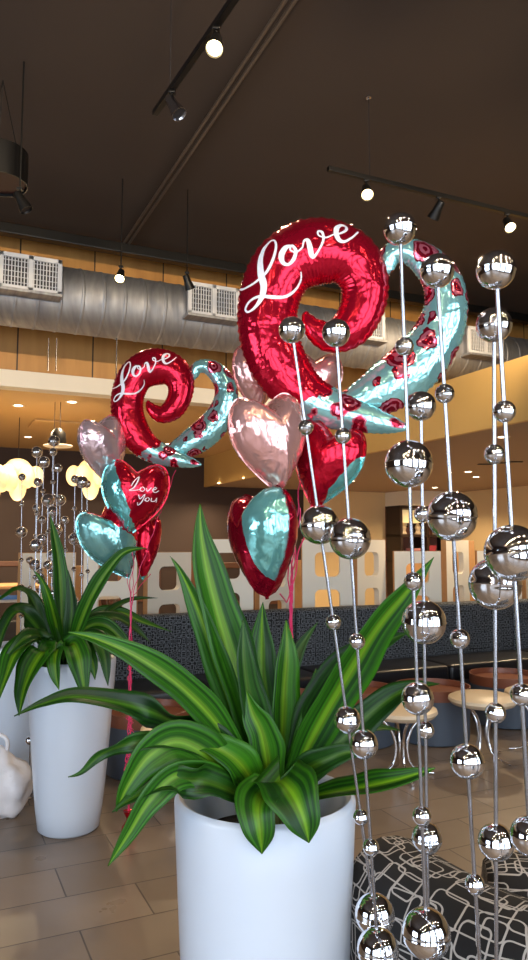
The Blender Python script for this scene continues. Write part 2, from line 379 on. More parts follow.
for k, px in enumerate((24, 213, 367, 491)):
    uc = vent_u(px, DW-DR-0.1); loc = UW(uc, DW-DR-0.10, DZ-0.10)
    if r0 is None:
        r0 = thing('air_vent', vlabels[0], 'vent', loc, YAW, 'vents on the duct')
        bm = B(); f = 0.04
        bx(bm, -vw/2, vw/2, 0, 0.03, vh-f, vh, .003); bx(bm, -vw/2, vw/2, 0, 0.03, 0, f, .003)
        bx(bm, -vw/2, -vw/2+f, 0, 0.03, 0, vh, .003); bx(bm, vw/2-f, vw/2, 0, 0.03, 0, vh, .003); bx(bm, -f/2, f/2, 0, 0.03, 0, vh)
        obj('frame', bm, M_ventwhite, r0)
        bm = B(); bx(bm, -vw/2+0.01, vw/2-0.01, 0.03, 0.3, 0.01, vh-0.01); obj('housing', bm, M_duct, r0)
        bm = B(); bx(bm, -vw/2+f, vw/2-f, 0.022, 0.031, f, vh-f); obj('backing', bm, M_ventdark, r0)
        bm = B(); x = -vw/2+f+0.012
        while x < vw/2-f: bx(bm, x, x+0.008, 0.006, 0.022, f, vh-f); x += 0.028
        z = f+0.03
        while z < vh-f: bx(bm, -vw/2+f, vw/2-f, 0.012, 0.02, z, z+0.004); z += 0.05
        obj('louvres', bm, M_ventwhite, r0)
        bm = B(); bx(bm, -vw/2-0.02, vw/2, -0.05, 0.16, -0.03, -0.002, .004); obj('lower_lip', bm, M_duct, r0)
    else: dup(r0, loc, YAW, vlabels[k])
# ------------------------------------------------------------------ track lights
def head_bm():
    bm = B(); bm2 = B()
    lathe(bm, [(0.0,0.0),(0.026,0.0),(0.03,0.01),(0.033,0.06),(0.046,0.12),(0.048,0.135),(0.044,0.135),(0.03,0.11),(0.0,0.105)], 24)
    lathe(bm2, [(0.0,0.122),(0.038,0.124),(0.039,0.114),(0.0,0.112)], 20)
    return bm, bm2
def track_light(loc, aim, label, lit, group, power=14, drop=0.06, shell=None, spot=2.3):
    """spot head hanging under a track; loc is the track point"""
    t = thing('track_spotlight', label, 'spotlight', loc, 0, group)
    bm = B(); tube(bm, [(0,0,0), (0,0,-drop)], 0.008, 8); bx(bm, -0.02, 0.02, -0.02, 0.02, -0.015, 0.0, .003); obj('stem', bm, M_black, t)
    q = Vector(aim).normalized().to_track_quat('Z', 'Y').to_matrix().to_4x4()
    M = Matrix.Translation((0,0,-drop-0.01)) @ q @ Matrix.Translation((0,0,-0.04))
    a, b2 = head_bm(); bmesh.ops.transform(a, matrix=M, verts=a.verts); bmesh.ops.transform(b2, matrix=M, verts=b2.verts)
    hd = obj('lamp_head', a, shell or M_black, t, 40); obj('bulb', b2, M_bulb if lit else M_ventdark, hd)
    if lit:
        l = bpy.data.lights.new('track_lamp_light', 'SPOT'); l.energy = power*4; l.color = WARM; l.spot_size = spot; l.spot_blend = 1.0; l.shadow_soft_size = 0.04
        o = bpy.data.objects.new('track_lamp_light', l); C.objects.link(o)
        o.location = Vector(loc)+Vector((0,0,-drop-0.01))+Vector(aim).normalized()*0.12
        o.rotation_euler = Vector(aim).to_track_quat('-Z', 'Y').to_euler()
    return t
def track(p0, p1, label, rods, name='light_track'):
    t = thing(name, label, 'track', (0,0,0))
    d = (Vector(p1)-Vector(p0)); L = d.length; ang = math.atan2(d.y, d.x)
    M = Matrix.Translation(p0) @ Matrix.Rotation(ang, 4, 'Z')
    bm = B(); bx(bm, 0, L, -0.018, 0.018, 0, 0.035, .003, M=M); obj('rail', bm, M_black, t)
    for s in rods:
        p = Vector(p0).lerp(Vector(p1), s)
        bm = B(); tube(bm, [p+Vector((0,0,0.03)), Vector((p.x, p.y, CEIL))], 0.004, 6); lathe(bm, [(0,CEIL-0.012),(0.02,CEIL-0.01),(0.02,CEIL),(0,CEIL)], 12, (p.x,p.y,0)); obj('hanging_rod', bm, M_steel, t)
    return t
TZ = 4.2
a0, a1 = PZ(155,116,TZ), PZ(240,-6,TZ); a1 = a0+(a1-a0)*1.8
track(a0, a1, 'black light track at top left running up out of the photo', (0.12, 0.75))
def onseg(p0, p1, px_target):
    best = None
    for i in range(400):
        p = Vector(p0).lerp(Vector(p1), i/399); d = p-Vector((0,0,EYE))
        cz = d.y*math.cos(PITCH)+d.z*math.sin(PITCH); px = 264+F*d.x/cz
        if best is None or abs(px-px_target) < best[0]: best = (abs(px-px_target), p)
    return best[1]
track_light(onseg(a0, a1, 172), (0.45,-0.15,-0.8), 'unlit silver edged spotlight head near the lower end of the left track', False, None, shell=M_steel)
track_light(onseg(a0, a1, 216), (-0.05,-0.5,-0.8), 'lit spotlight at top of the photo on the left track', True, None)
b0, b1 = PZ(328,171,TZ), PZ(528,219,TZ); b1 = b0+(b1-b0)*1.7
track(b0, b1, 'long black light track at right above the chrome balls', (0.11, 0.85))
track_light(onseg(b0, b1, 366), (0.0,-0.6,-0.75), 'lit spotlight above the big red Love balloon', True, None)
track_light(onseg(b0, b1, 439), (-0.3,0.5,-0.6), 'unlit black spotlight head between the two lit ones on the right track', False, None)
track_light(onseg(b0, b1, 507), (0.05,-0.6,-0.75), 'lit spotlight at the right edge of the photo', True, None)
hp = onseg(b0, b1, 575)  # out-of-view point for an extra head added to brighten the golden fascia
track_light(hp, tuple(UW(5.3, 7.2, 3.0)-hp), 'added unseen spotlight on the right track, there to brighten the golden fascia', True, None, 75, spot=1.4)
# heads on the dark rail along the duct
d0 = P(121,266,6.3)
track_light(Vector((d0.x, d0.y, d0.z+0.0)), (0.0,-0.6,-0.75), 'lit spotlight hanging in front of the duct above the small balloons', True, None)
bm = B(); tube(bm, [(d0.x, d0.y, d0.z), (d0.x, d0.y, CEIL)], 0.006, 6); tag(obj('hanging_rod', bm, M_black), 'thin black drop rod carrying the lit spotlight before the duct', 'rod')
d1 = P(187,272,6.5)
track_light(d1, (0.3,0.3,-0.9), 'unlit black spotlight head beside the second duct vent', False, None)
bm = B(); tube(bm, [d1, (d1.x, d1.y, CEIL)], 0.006, 6); tag(obj('hanging_rod', bm, M_black), 'thin black drop rod carrying the unlit head beside the second vent', 'rod')
# further tracks over and behind the camera (seen reflected in the chrome)
c0, c1 = UW(-4,1.2,TZ), UW(5,1.2,TZ)
track(c0, c1, 'long black light track overhead, reflected in the chrome balls', (0.1, 0.9))
for k in range(6):  # unseen heads, aim and power set to brighten the header wall and duct
    track_light(c0.lerp(c1, 0.05+k*0.18), tuple(UW(-4+9*(0.05+k*0.18)+0.6, 8.0, 3.75)-c0.lerp(c1, 0.05+k*0.18)), 'lit spotlight on the overhead track, unseen, aimed to brighten the header wall', True, 'overhead spotlights', 58, spot=1.1)
e0, e1 = UW(-4.5,-1.8,TZ), UW(5,-1.8,TZ)
track(e0, e1, 'long black light track near the front windows, reflected in chrome', (0.1, 0.9))
for k in range(5):
    track_light(e0.lerp(e1, 0.1+k*0.2), (0.1*(k%3-1),0.4,-0.8), 'lit spotlight on the window side track, seen only as reflections', True, 'window side spotlights', 12)
h0_, h1_ = UW(-3.6,-0.4,TZ), UW(4.4,-0.4,TZ)
track(h0_, h1_, 'long black light track right above the camera, reflected in chrome', (0.1, 0.9))
for k in range(8):
    track_light(h0_.lerp(h1_, 0.06+k*0.125), (0.1*(k%3-1),0.15,-0.9), 'lit spotlight on the track right above the camera, seen only as reflections', True, 'spotlights right above', 5)
# black drum pendant, conduit, ceiling rods
pc = P(0, 168, 4.9)
t = thing('drum_pendant', 'black drum pendant lamp hanging at the left edge of the photo', 'lamp', pc)
bm = B(); lathe(bm, [(0.0,0.12),(0.185,0.12),(0.19,0.115),(0.19,-0.12),(0.183,-0.12),(0.183,0.11),(0,0.11)], 40); obj('drum_shade', bm, M_black, t, 40)
bm = B(); lathe(bm, [(0.0,-0.10),(0.175,-0.10),(0.175,-0.095),(0.0,-0.09)], 32); obj('diffuser', bm, mat('dark_red_lining', rgb(60,24,20), 0.6), t)
for a in range(3):
    bm = B(); tube(bm, [(0.12*math.cos(a*2.1),0.12*math.sin(a*2.1),0.12),(0,0,CEIL-pc.z)], 0.003, 6); obj('cord', bm, M_black, t)
dd = P(20,188,4.7)
track_light(dd, (0.5,0.1,-0.9), 'unlit black spotlight head under the drum pendant', False, None)
bm = B(); tube(bm, [dd, (dd.x, dd.y, CEIL)], 0.006, 6); tag(obj('hanging_rod', bm, M_black), 'thin black drop rod behind the drum pendant at left', 'rod')
g0, g1 = PZ(122,250,CEIL-0.05), PZ(304,-20,CEIL-0.05)
bm = B()
for o_ in (-0.03, 0.03): tube(bm, [g0+Vector((o_,0,0)), g1+(g1-g0)*0.3+Vector((o_,0,0))], 0.014, 8)
tag(obj('ceiling_conduit', bm, mat('conduit_paint', rgb(96,84,74), 0.4, 0.3)), 'pair of thin painted conduits running diagonally across the dark ceiling', 'conduit')
# ------------------------------------------------------------------ back area: downlights, pendants, diffuser
def downlight(p, label, group='downlights in the back ceilings', light=32):
    t = thing('downlight', label, 'ceiling light', p, 0, group)
    bm = B(); lathe(bm, [(0.05,-0.001),(0.075,-0.004),(0.08,0.0),(0.05,0.004)], 24); obj('trim_ring', bm, M_white, t)
    bm = B(); lathe(bm, [(0,-0.002),(0.05,-0.002),(0.05,0.003),(0,0.003)], 20); obj('lens', bm, M_downlight, t)
    l = bpy.data.lights.new('downlight_light', 'SPOT'); l.energy = light*3; l.color = WARM; l.spot_size = 2.6; l.spot_blend = 0.6; l.shadow_soft_size = 0.05
    o = bpy.data.objects.new('downlight_light', l); C.objects.link(o); o.location = Vector(p)-Vector((0,0,0.03)); return t
BC = 3.318
for (x, y, lb) in ((72,402,'recessed downlight nearest the white header in the left back ceiling'), (28,437,'recessed downlight deeper in the left back ceiling above the flower lamps')):
    downlight(PZ(x,y,BC), lb)
for (x, y, lb) in ((198,487,'leftmost of three recessed downlights beyond the golden fascia'), (220,483,'middle one of three recessed downlights beyond the golden fascia'),
                   (245,478,'rightmost of three recessed downlights beyond the golden fascia'), (503,437,'recessed downlight nearest in the right taupe soffit'),(476,477,'recessed downlight deep in the right taupe soffit before the shelves')):
    downlight(PZ(x,y,2.738), lb)
# unseen further ones above the hidden stretch of the back hall
for (u_, w_) in ((-4.5,9.5),(-1.5,9.5),(1.0,9.6),(3.6,9.8),(-4.0,12),(0.5,12.0),(3.8,12.2)):
    downlight(UW(u_, w_, BC), 'recessed downlight in the tan back ceiling hidden behind balloons and leaves')
for (u_, w_) in ((7.4,6.5),(8.0,9.3),(7.2,11.6),(9.6,12.2),(9.8,8.0)):
    downlight(UW(u_, w_, 2.738), 'recessed downlight in the taupe soffit hidden behind balloons and balls')
p = PZ(56,424,BC)
bm = B(); bx(bm, -0.35, 0.35, -0.35, 0.35, -0.03, 0.0, .01); o = obj('ceiling_diffuser', bm, M_softceil, None, loc=p); o.rotation_euler.z = YAW
tag(o, 'square tan air diffuser in the left back ceiling above the black pendant', 'diffuser')
p = P(58,446,8.9)
t = thing('pendant_lamp', 'small black pendant lamp with a wide pale disc, left back area', 'lamp', p)
bm = B(); lathe(bm, [(0.0,0.22),(0.04,0.22),(0.09,0.16),(0.1,0.03),(0.09,0.0),(0,0.0)], 24); obj('lamp_housing', bm, M_black, t, 40)
bm = B(); lathe(bm, [(0.0,0.012),(0.17,0.008),(0.175,0.0),(0.17,-0.008),(0.0,-0.015)], 32); obj('disc', bm, M_white, t, 40)
for o_ in (-0.05, 0.02):
    bm = B(); tube(bm, [(o_,0,0.2),(o_,0,BC-p.z)], 0.004, 6); obj('cord', bm, M_black, t)
def flower_lamp(p, s, label):
    t = thing('flower_pendant_lamp', label, 'lamp', p, 0, 'glowing flower lamps'); t.scale = (s,s,s)
    bm = B(); sphere(bm, (0,0,0.06), 0.17, 28, 16, (1,1,0.75)); sphere(bm, (0,0,-0.2), 0.12, 28, 16, (1,1,1.7)); obj('lamp_body', bm, M_cream, t, True)
    for k in range(6):
        a = k*PI/3+0.3; bm = B(); sphere(bm, (0.24*math.cos(a),0.24*math.sin(a),-0.06), 0.12, 22, 14, (0.9,0.9,1.25)); obj('petal', bm, M_cream, t, True)
    bm = B(); tube(bm, [(0,0,0.15),(0,0,(BC-p.z)/s)], 0.005, 6); obj('cord', bm, M_black, t)
    l = bpy.data.lights.new('flower_lamp_light', 'POINT'); l.energy = 14; l.color = (1.0,0.76,0.45); l.shadow_soft_size = 0.3
    o = bpy.data.objects.new('flower_lamp_light', l); C.objects.link(o); o.location = Vector(p)-Vector((0,0,0.55))
flower_lamp(P(18,472,10.0), 1.0, 'cream glowing flower shaped pendant lamp at the left edge behind the chrome rods')
flower_lamp(P(91,472,10.4), 1.0, 'cream glowing flower shaped pendant lamp behind the pale pink heart balloon')
flower_lamp(P(-8,476,9.0), 0.9, 'cream glowing flower shaped pendant lamp cut off by the left edge')
# thin black rods in front of the panelled recess
for px, lb in ((49,'left of two thin hanging rods before the dark recess at left'), (57,'right of two thin hanging rods before the dark recess at left'), (117,'thin hanging rod before the recess above the small balloon')):
    a = P(px, 330, 7.2); bm = B(); tube(bm, [(a.x,a.y,DZ-DR-0.01),(a.x,a.y,2.9 if px > 100 else 3.3)], 0.006, 6); tag(obj('hanging_rod', bm, M_steel), lb, 'rod')
# ------------------------------------------------------------------ right back shop shelves
t = thing('shelf_unit', 'dark shelf unit with lit niches under a white header at far right', 'shelf', (0,0,0))
bm = B(); uwbox(bm, 9.5, 10.98, 13.0, 13.88, 2.42, 2.735); obj('header_panel', bm, M_white, t)
bm = B()
for z in (0.0, 0.6, 1.15, 1.72, 2.36): uwbox(bm, 9.5, 10.98, 13.3, 13.88, z, z+0.06)
for u_ in (9.5, 10.22, 10.92): uwbox(bm, u_, u_+0.06, 13.3, 13.88, 0, 2.4)
obj('carcass', bm, mat('espresso_wood', rgb(50,34,28), 0.5), t)
bm = B(); uwbox(bm, 9.5, 10.98, 13.84, 13.88, 0, 2.4); obj('back_panel', bm, mat('dusty_mauve_panel', rgb(176,120,104), 0.6), t)
def table_lamp(p, label):
    t = thing('table_lamp', label, 'lamp', p, 0, 'table lamps on the far shelves')
    bm = B(); lathe(bm, [(0,0),(0.07,0),(0.08,0.02),(0.05,0.08),(0.07,0.16),(0.03,0.24),(0.012,0.26),(0.012,0.3),(0,0.3)], 24); obj('lamp_base', bm, M_beige, t, 40)
    bm = B(); lathe(bm, [(0.12,0.55),(0.20,0.26),(0.196,0.26),(0.115,0.55)], 28); obj('lamp_shade', bm, M_cream, t, 40)
for u_, lb in ((9.72,'glowing yellow table lamp, left one on the far shelf'), (10.12,'glowing yellow table lamp, middle one on the far shelf'), (10.62,'glowing yellow table lamp, right one on the far shelf')):
    table_lamp(UW(u_, 13.5, 1.78), lb)
cols = [rgb(196,70,84), rgb(220,150,150), rgb(240,226,216), rgb(120,60,60)]
for k, (u_, z, c) in enumerate(((9.72,1.21,0),(9.98,1.21,1),(10.42,1.21,0),(10.74,1.21,3),(9.8,0.66,2),(10.6,0.66,1))):
    bm = B(); q = UW(u_, 13.5); bx(bm, -0.12, 0.12, -0.1, 0.1, 0, 0.2+0.06*(k%3), .01); bx(bm, -0.13,0.13,-0.11,0.11, 0.15+0.06*(k%3), 0.2+0.06*(k%3), .005)
    o = obj('gift_box', bm, mat('box_paper_%d' % k, cols[c], 0.6), None, loc=(q.x,q.y,z)); o.rotation_euler.z = YAW
    tag(o, 'small coloured lidded box on the low far shelf at right', 'box', 'boxes on the low far shelf')
for k, (u_, lb) in enumerate(((9.92,'left small framed picture above the far lamps'), (10.4,'middle small framed picture above the far lamps'), (10.75,'right small framed picture above the far lamps'))):
    t = thing('framed_picture', lb, 'picture', UW(u_, 13.8, 1.95), YAW)
    bm = B(); bx(bm, -0.14,0.14,-0.02,0.02,0,0.3,.004); obj('frame', bm, M_black, t)
    bm = B(); bx(bm, -0.11,0.11,-0.024,-0.02,0.03,0.27); obj('mat_board', bm, M_white, t)
# slot vents in right soffit
bm = B()
for k in range(3):
    q = PZ(486+k*14, 464-k*1.2, 2.735); bx(bm, q.x-0.12, q.x+0.12, q.y-0.03, q.y+0.03, q.z-0.012, q.z)
tag(obj('slot_diffuser', bm, M_black), 'black three slot air diffuser in the taupe soffit at right', 'diffuser')
# ------------------------------------------------------------------ bench
def bench(u0, u1, label):
    t = thing('banquette_bench', label, 'bench', UW(u0, 0), YAW, 'banquette bench run'); L = u1-u0
    bm = B(); bx(bm, 0.002, L-0.002, 5.52, 6.12, 0.0, 0.30, .01); obj('bench_base', bm, M_bluegrey, t)
    n = max(1, round(L/1.3))
    for k in range(n):
        bm = B(); bx(bm, k*L/n+0.004, (k+1)*L/n-0.004, 5.42, 5.98, 0.30, 0.45, .04, 4); obj('seat_cushion', bm, M_vinyl, t, 40)
    bm = B(); bx(bm, 0.004, L-0.004, 5.96, 6.14, 0.30, 0.96, .04, 4); boxuv(bm); obj('backrest', bm, M_benchfab, t, 40)
bench(1.0, 3.1, 'left stretch of dark banquette bench with maze patterned back, beside the left planter')
bench(3.1, 5.7, 'middle stretch of dark banquette bench behind the big plant')
bench(5.7, 9.0, 'right stretch of dark banquette bench behind the chrome ball rods')
# ------------------------------------------------------------------ partition of white frames with rounded openings
def frame_bm(W, H, T, cols_, rows, rail=0.09):
    bm = B(); ow = (W-rail*(cols_+1))/cols_; oh = (H-rail*(rows+1))/rows
    xs = []; 
    # build front outline with holes through a grid of rounded holes: tessellate per cell
    def cell(x0, x1, z0, z1, hx0, hx1, hz0, hz1):
        r = 0.055; n = 6; hole = []
        for (cx, cz, a0) in ((hx1-r, hz1-r, 0), (hx0+r, hz1-r, PI/2), (hx0+r, hz0+r, PI), (hx1-r, hz0+r, 1.5*PI)):
            for k in range(n+1):
                a = a0+PI/2*k/n; hole.append((cx+r*math.cos(a), cz+r*math.sin(a)))
        N = len(hole); outer = []
        cxm, czm = (hx0+hx1)/2, (hz0+hz1)/2
        corners = [(x1, z1), (x0, z1), (x0, z0), (x1, z0)]
        for q in range(4):
            for k in range(n+1):
                cxx, czz = corners[q]; hx, hz = hole[q*(n+1)+k]
                f = k/n
                # first half slides along one side, second half along the next
                if q == 0: o_ = (x1, hz) if k < n/2 else (hx, z1)
                elif q == 1: o_ = (hx, z1) if k < n/2 else (x0, hz)
                elif q == 2: o_ = (x0, hz) if k < n/2 else (hx, z0)
                else: o_ = (hx, z0) if k < n/2 else (x1, hz)
                if k == n//2: o_ = (cxx, czz)
                outer.append(o_)
        layers = []
        for y in (0, T):
            layers.append(([bm.verts.new((a, y, b_)) for a, b_ in hole], [bm.verts.new((a, y, b_)) for a, b_ in outer]))
        for k in range(N):
            k2 = (k+1) % N
            for (h, o_) in layers:
                f = bm.faces.new((h[k], h[k2], o_[k2], o_[k]))
            f = bm.faces.new((layers[0][0][k], layers[0][0][k2], layers[1][0][k2], layers[1][0][k])); f.material_index = 0
    for c in range(cols_):
        for r_ in range(rows):
            hx0 = rail+c*(ow+rail); hz0 = rail+r_*(oh+rail)
            x0 = 0 if c == 0 else hx0-rail/2; x1 = W if c == cols_-1 else hx0+ow+rail/2
            z0 = 0 if r_ == 0 else hz0-rail/2; z1 = H if r_ == rows-1 else hz0+oh+rail/2
            cell(x0, x1, z0, z1, hx0, hx0+ow, hz0, hz0+oh)
    bmesh.ops.remove_doubles(bm, verts=bm.verts, dist=1e-5)
    # rim strip in the other colour
    rim = B()
    bx(rim, -0.004, 0.0, 0, T, 0, H); bx(rim, W, W+0.004, 0, T, 0, H); bx(rim, -0.004, W+0.004, 0, T, H, H+0.004)
    return bm, rim
partner = None
seq = [(0.72,0,0.50,'l'),(1.25,1,0.46,'t'),(1.78,0,0.5,'l'),(2.32,1,0.5,'t'),(2.86,0,0.5,'l'),(3.40,1,0.5,'t'),(3.94,1,0.5,'l'),(4.50,0,0.5,'t'),(5.06,1,0.5,'l'),(5.62,0,0.5,'t'),(6.18,1,0.5,'l')]
ord_ = ['first','second','third','fourth','fifth','sixth','seventh','eighth','ninth','tenth','eleventh']
for k, (u_, tall, W, _) in enumerate(seq):
    H = 1.60 if tall else 1.48
    ang = YAW+(0.38 if k % 2 == 0 else -0.38)
    t = thing('divider_panel', '%s from the left of the %s white divider panels with rounded openings behind the bench' % (ord_[k], 'tall' if tall else 'low'), 'divider', UW(u_, 6.26 if k % 2 == 0 else 6.42), ang, 'white openwork divider panels')
    f_, rim = frame_bm(W, H, 0.06, 1, 4, 0.125)
    obj('frame', f_, M_white, t); obj('edge_band', rim, M_tanboard, t)
# tan boards seen through the openings
for k, (u_, w_, wd, h, lb) in enumerate(((1.0,7.0,0.45,1.35,'tan board behind the first divider panels at left'), (3.5,7.1,0.3,1.38,'narrow tan board behind the divider near the red and teal balloon'),
        (5.1,7.2,0.5,1.42,'tan board behind the divider right of the paired chrome balls'), (5.95,7.2,0.35,1.6,'tall tan board behind the divider panels at right'))):
    bm = B(); bx(bm, 0, wd, 0, 0.08, 0, h, .01); o = obj('tan_board', bm, M_tanboard, None, loc=UW(u_, w_)); o.rotation_euler.z = YAW+0.1
    tag(o, lb, 'board')
# dark booths behind, wood framed
booth = None
for k, (u_, w_, lb) in enumerate(((-2.6,11.4,'far left wood framed booth seat behind the chrome rods'), (-1.0,11.4,'wood framed booth seat behind the left plant'), (0.8,11.2,'wood framed booth seat seen through the left divider panels'),
        (2.6,10.2,'wood framed booth seat seen under the tall leaf'), (3.7,9.0,'wood framed booth seat seen under the red and teal heart'), (-4.0,11.4,'wood framed booth seat at the far left edge'))):
    if booth is None:
        booth = thing('booth_seat', lb, 'booth', UW(u_, w_), YAW, 'wood framed booths')
        bm = B(); bx(bm, 0,1.2,0,0.5,0.0,0.45,.02); obj('seat', bm, M_vinyl, booth)
        bm = B(); bx(bm, 0,0.07,0.5,0.57,0,1.3,.01); bx(bm, 1.13,1.2,0.5,0.57,0,1.3,.01); bx(bm, 0.56,0.64,0.5,0.57,0.4,1.3,.01); bx(bm, 0,1.2,0.5,0.57,1.22,1.3,.01); bx(bm, 0,1.2,0.5,0.57,0.7,0.76,.01)
        obj('back_frame', bm, M_wood, booth)
        bm = B(); bx(bm, 0.07,1.13,0.52,0.55,0.45,1.22); obj('back_panel', bm, M_darkwall, booth)
    else: dup(booth, UW(u_, w_), YAW, lb)
# tables at left behind the plant: tan top, blue tray
def table(p, L, W, h, m, label, name='dining_table'):
    t = thing(name, label, 'table', p, YAW)
    bm = B(); bx(bm, -L/2,L/2,-W/2,W/2,h-0.04,h,.01); obj('table_top', bm, m, t)
    for sx_ in (-1,1):
        for sy_ in (-1,1):
            bm = B(); bx(bm, sx_*(L/2-0.08)-0.025, sx_*(L/2-0.08)+0.025, sy_*(W/2-0.08)-0.025, sy_*(W/2-0.08)+0.025, 0, h-0.04); obj('leg', bm, M_wood, t)
    return t
q = PZ(30, 585, 1.02); table((q.x, q.y+0.3, 0), 1.7, 0.8, 1.02, M_tanboard, 'high tan topped table behind the chrome rods at left')
for x, y, lb in ((12,597,'blue tray on the counter at the left edge'), (78,594,'blue tray on the counter beside the first divider panel')):
    q = PZ(x, y, 1.02)
    bm = B(); bx(bm, -0.16,0.16,-0.11,0.11,0,0.012,.004); bx(bm,-0.16,-0.15,-0.11,0.11,0,0.03); bx(bm,0.15,0.16,-0.11,0.11,0,0.03); bx(bm,-0.16,0.16,-0.11,-0.10,0,0.03); bx(bm,-0.16,0.16,0.10,0.11,0,0.03)
    o = obj('serving_tray', bm, M_blue, None, loc=(q.x,q.y,1.001)); o.rotation_euler.z = YAW; tag(o, lb, 'tray')
q = PZ(45, 596, 1.0); table((q.x, q.y, 0), 1.5, 0.5, 1.0, M_white, 'narrow high counter carrying the blue trays behind the left planter', 'counter_table')
# ------------------------------------------------------------------ drum tables and stools
dr = None
for k, (x, y, lb) in enumerate(((147,770,'copper rimmed drum table behind the pink ribbon, left of the beige stool'), (282,752,'copper rimmed drum table behind the big plant, left of the paired rods'),
        (358,741,'copper rimmed drum table behind the two slim rods right of the plant'), (433,738,'copper rimmed drum table between the chrome rods at right'), (506,722,'copper rimmed drum table at the right edge'))):
    q = PZ(x, y, 0.0)
    if dr is None:
        dr = thing('drum_table', lb, 'table', q, 0, 'copper rimmed drum tables')
        bm = B(); lathe(bm, [(0,0.0),(0.27,0.0),(0.285,0.01),(0.30,0.34),(0.0,0.34)], 48); obj('body', bm, M_bluegrey, dr, 40)
        bm = B(); lathe(bm, [(0.0,0.375),(0.285,0.375),(0.292,0.42),(0.303,0.42),(0.303,0.34),(0.0,0.34)], 48); obj('copper_rim', bm, M_copper, dr, 40)
    else: dup(dr, q, 0, lb)
st = None
def stool_proto(loc, lb):
    st = thing('stool', lb, 'stool', loc, 0, 'beige stools')
    bm = B(); lathe(bm, [(0,0.385),(0.17,0.385),(0.225,0.40),(0.245,0.425),(0.24,0.445),(0.20,0.462),(0.1,0.47),(0,0.471)], 48); obj('seat', bm, M_beige, st, True)
    for k in range(4):
        a = k*PI/2+0.5; ca, sa = math.cos(a), math.sin(a)
        pts = crom([(0.15*ca,0.15*sa,0.385),(0.075*ca,0.075*sa,0.31),(0.04*ca,0.04*sa,0.2),(0.06*ca,0.06*sa,0.08),(0.14*ca,0.14*sa,0.025),(0.22*ca,0.22*sa,0.012)], 6)
        bm = B(); tube(bm, pts, 0.010, 8); obj('leg', bm, M_chrome, st, True)
    return st
for k, (x, y, lb) in enumerate(((180,803,'beige stool with chrome legs left of the big plant, beside the pink ribbon'), (302,800,'beige stool with chrome legs right behind the big plant'),
        (402,776,'beige stool with chrome legs half hidden behind the middle chrome rods'), (484,760,'beige stool with chrome legs standing clear at right'), (540,752,'beige stool cut off by the right edge'))):
    q = PZ(x, y, 0.0)
    if st is None: st = stool_proto(q, lb)
    else: dup(st, q, k*0.6, lb)
# ------------------------------------------------------------------ pots
def pot(loc, r_top, r_bot, h, label, name='tall_planter'):
    t = thing(name, label, 'planter', loc, 0)
    prof = [(0,0.0),(r_bot-0.02,0.0),(r_bot,0.015)]
    for k in range(1, 9): f = k/8; prof.append((r_bot+(r_top-r_bot)*(f**0.75), 0.015+(h-0.03)*f))
    prof += [(r_top-0.003,h-0.006),(r_top-0.012,h),(r_top-0.022,h-0.004),(r_top-0.03,h-0.02),(r_top-0.04,h-0.14),(0,h-0.14)]
    bm = B(); lathe(bm, prof, 64); obj('pot', bm, M_pot, t, 50)
    bm = B(); lathe(bm, [(0,h-0.12),(r_top*0.5,h-0.115),(r_top-0.045,h-0.12),(r_top-0.045,h-0.135),(0,h-0.135)], 40); obj('soil', bm, M_soil, t)
    return t
PH = 0.90
f0 = P(265, 806, 1.98); FP = Vector((f0.x, 1.98, 0)); pot(FP, 0.238, 0.185, PH, 'big white tapered planter in the foreground holding the large striped plant')
b0_ = PZ(66, 832, 0); BP = Vector((b0_.x, b0_.y+0.05, 0)); pot(BP, 0.242, 0.165, 0.92, 'white tapered planter at left holding the smaller plant')
q = PZ(14, 800, 0); LP = Vector((q.x-0.15, q.y+0.4, 0)); pot(LP, 0.22, 0.16, 0.88, 'white tapered planter mostly cut off at the left edge behind the bags')
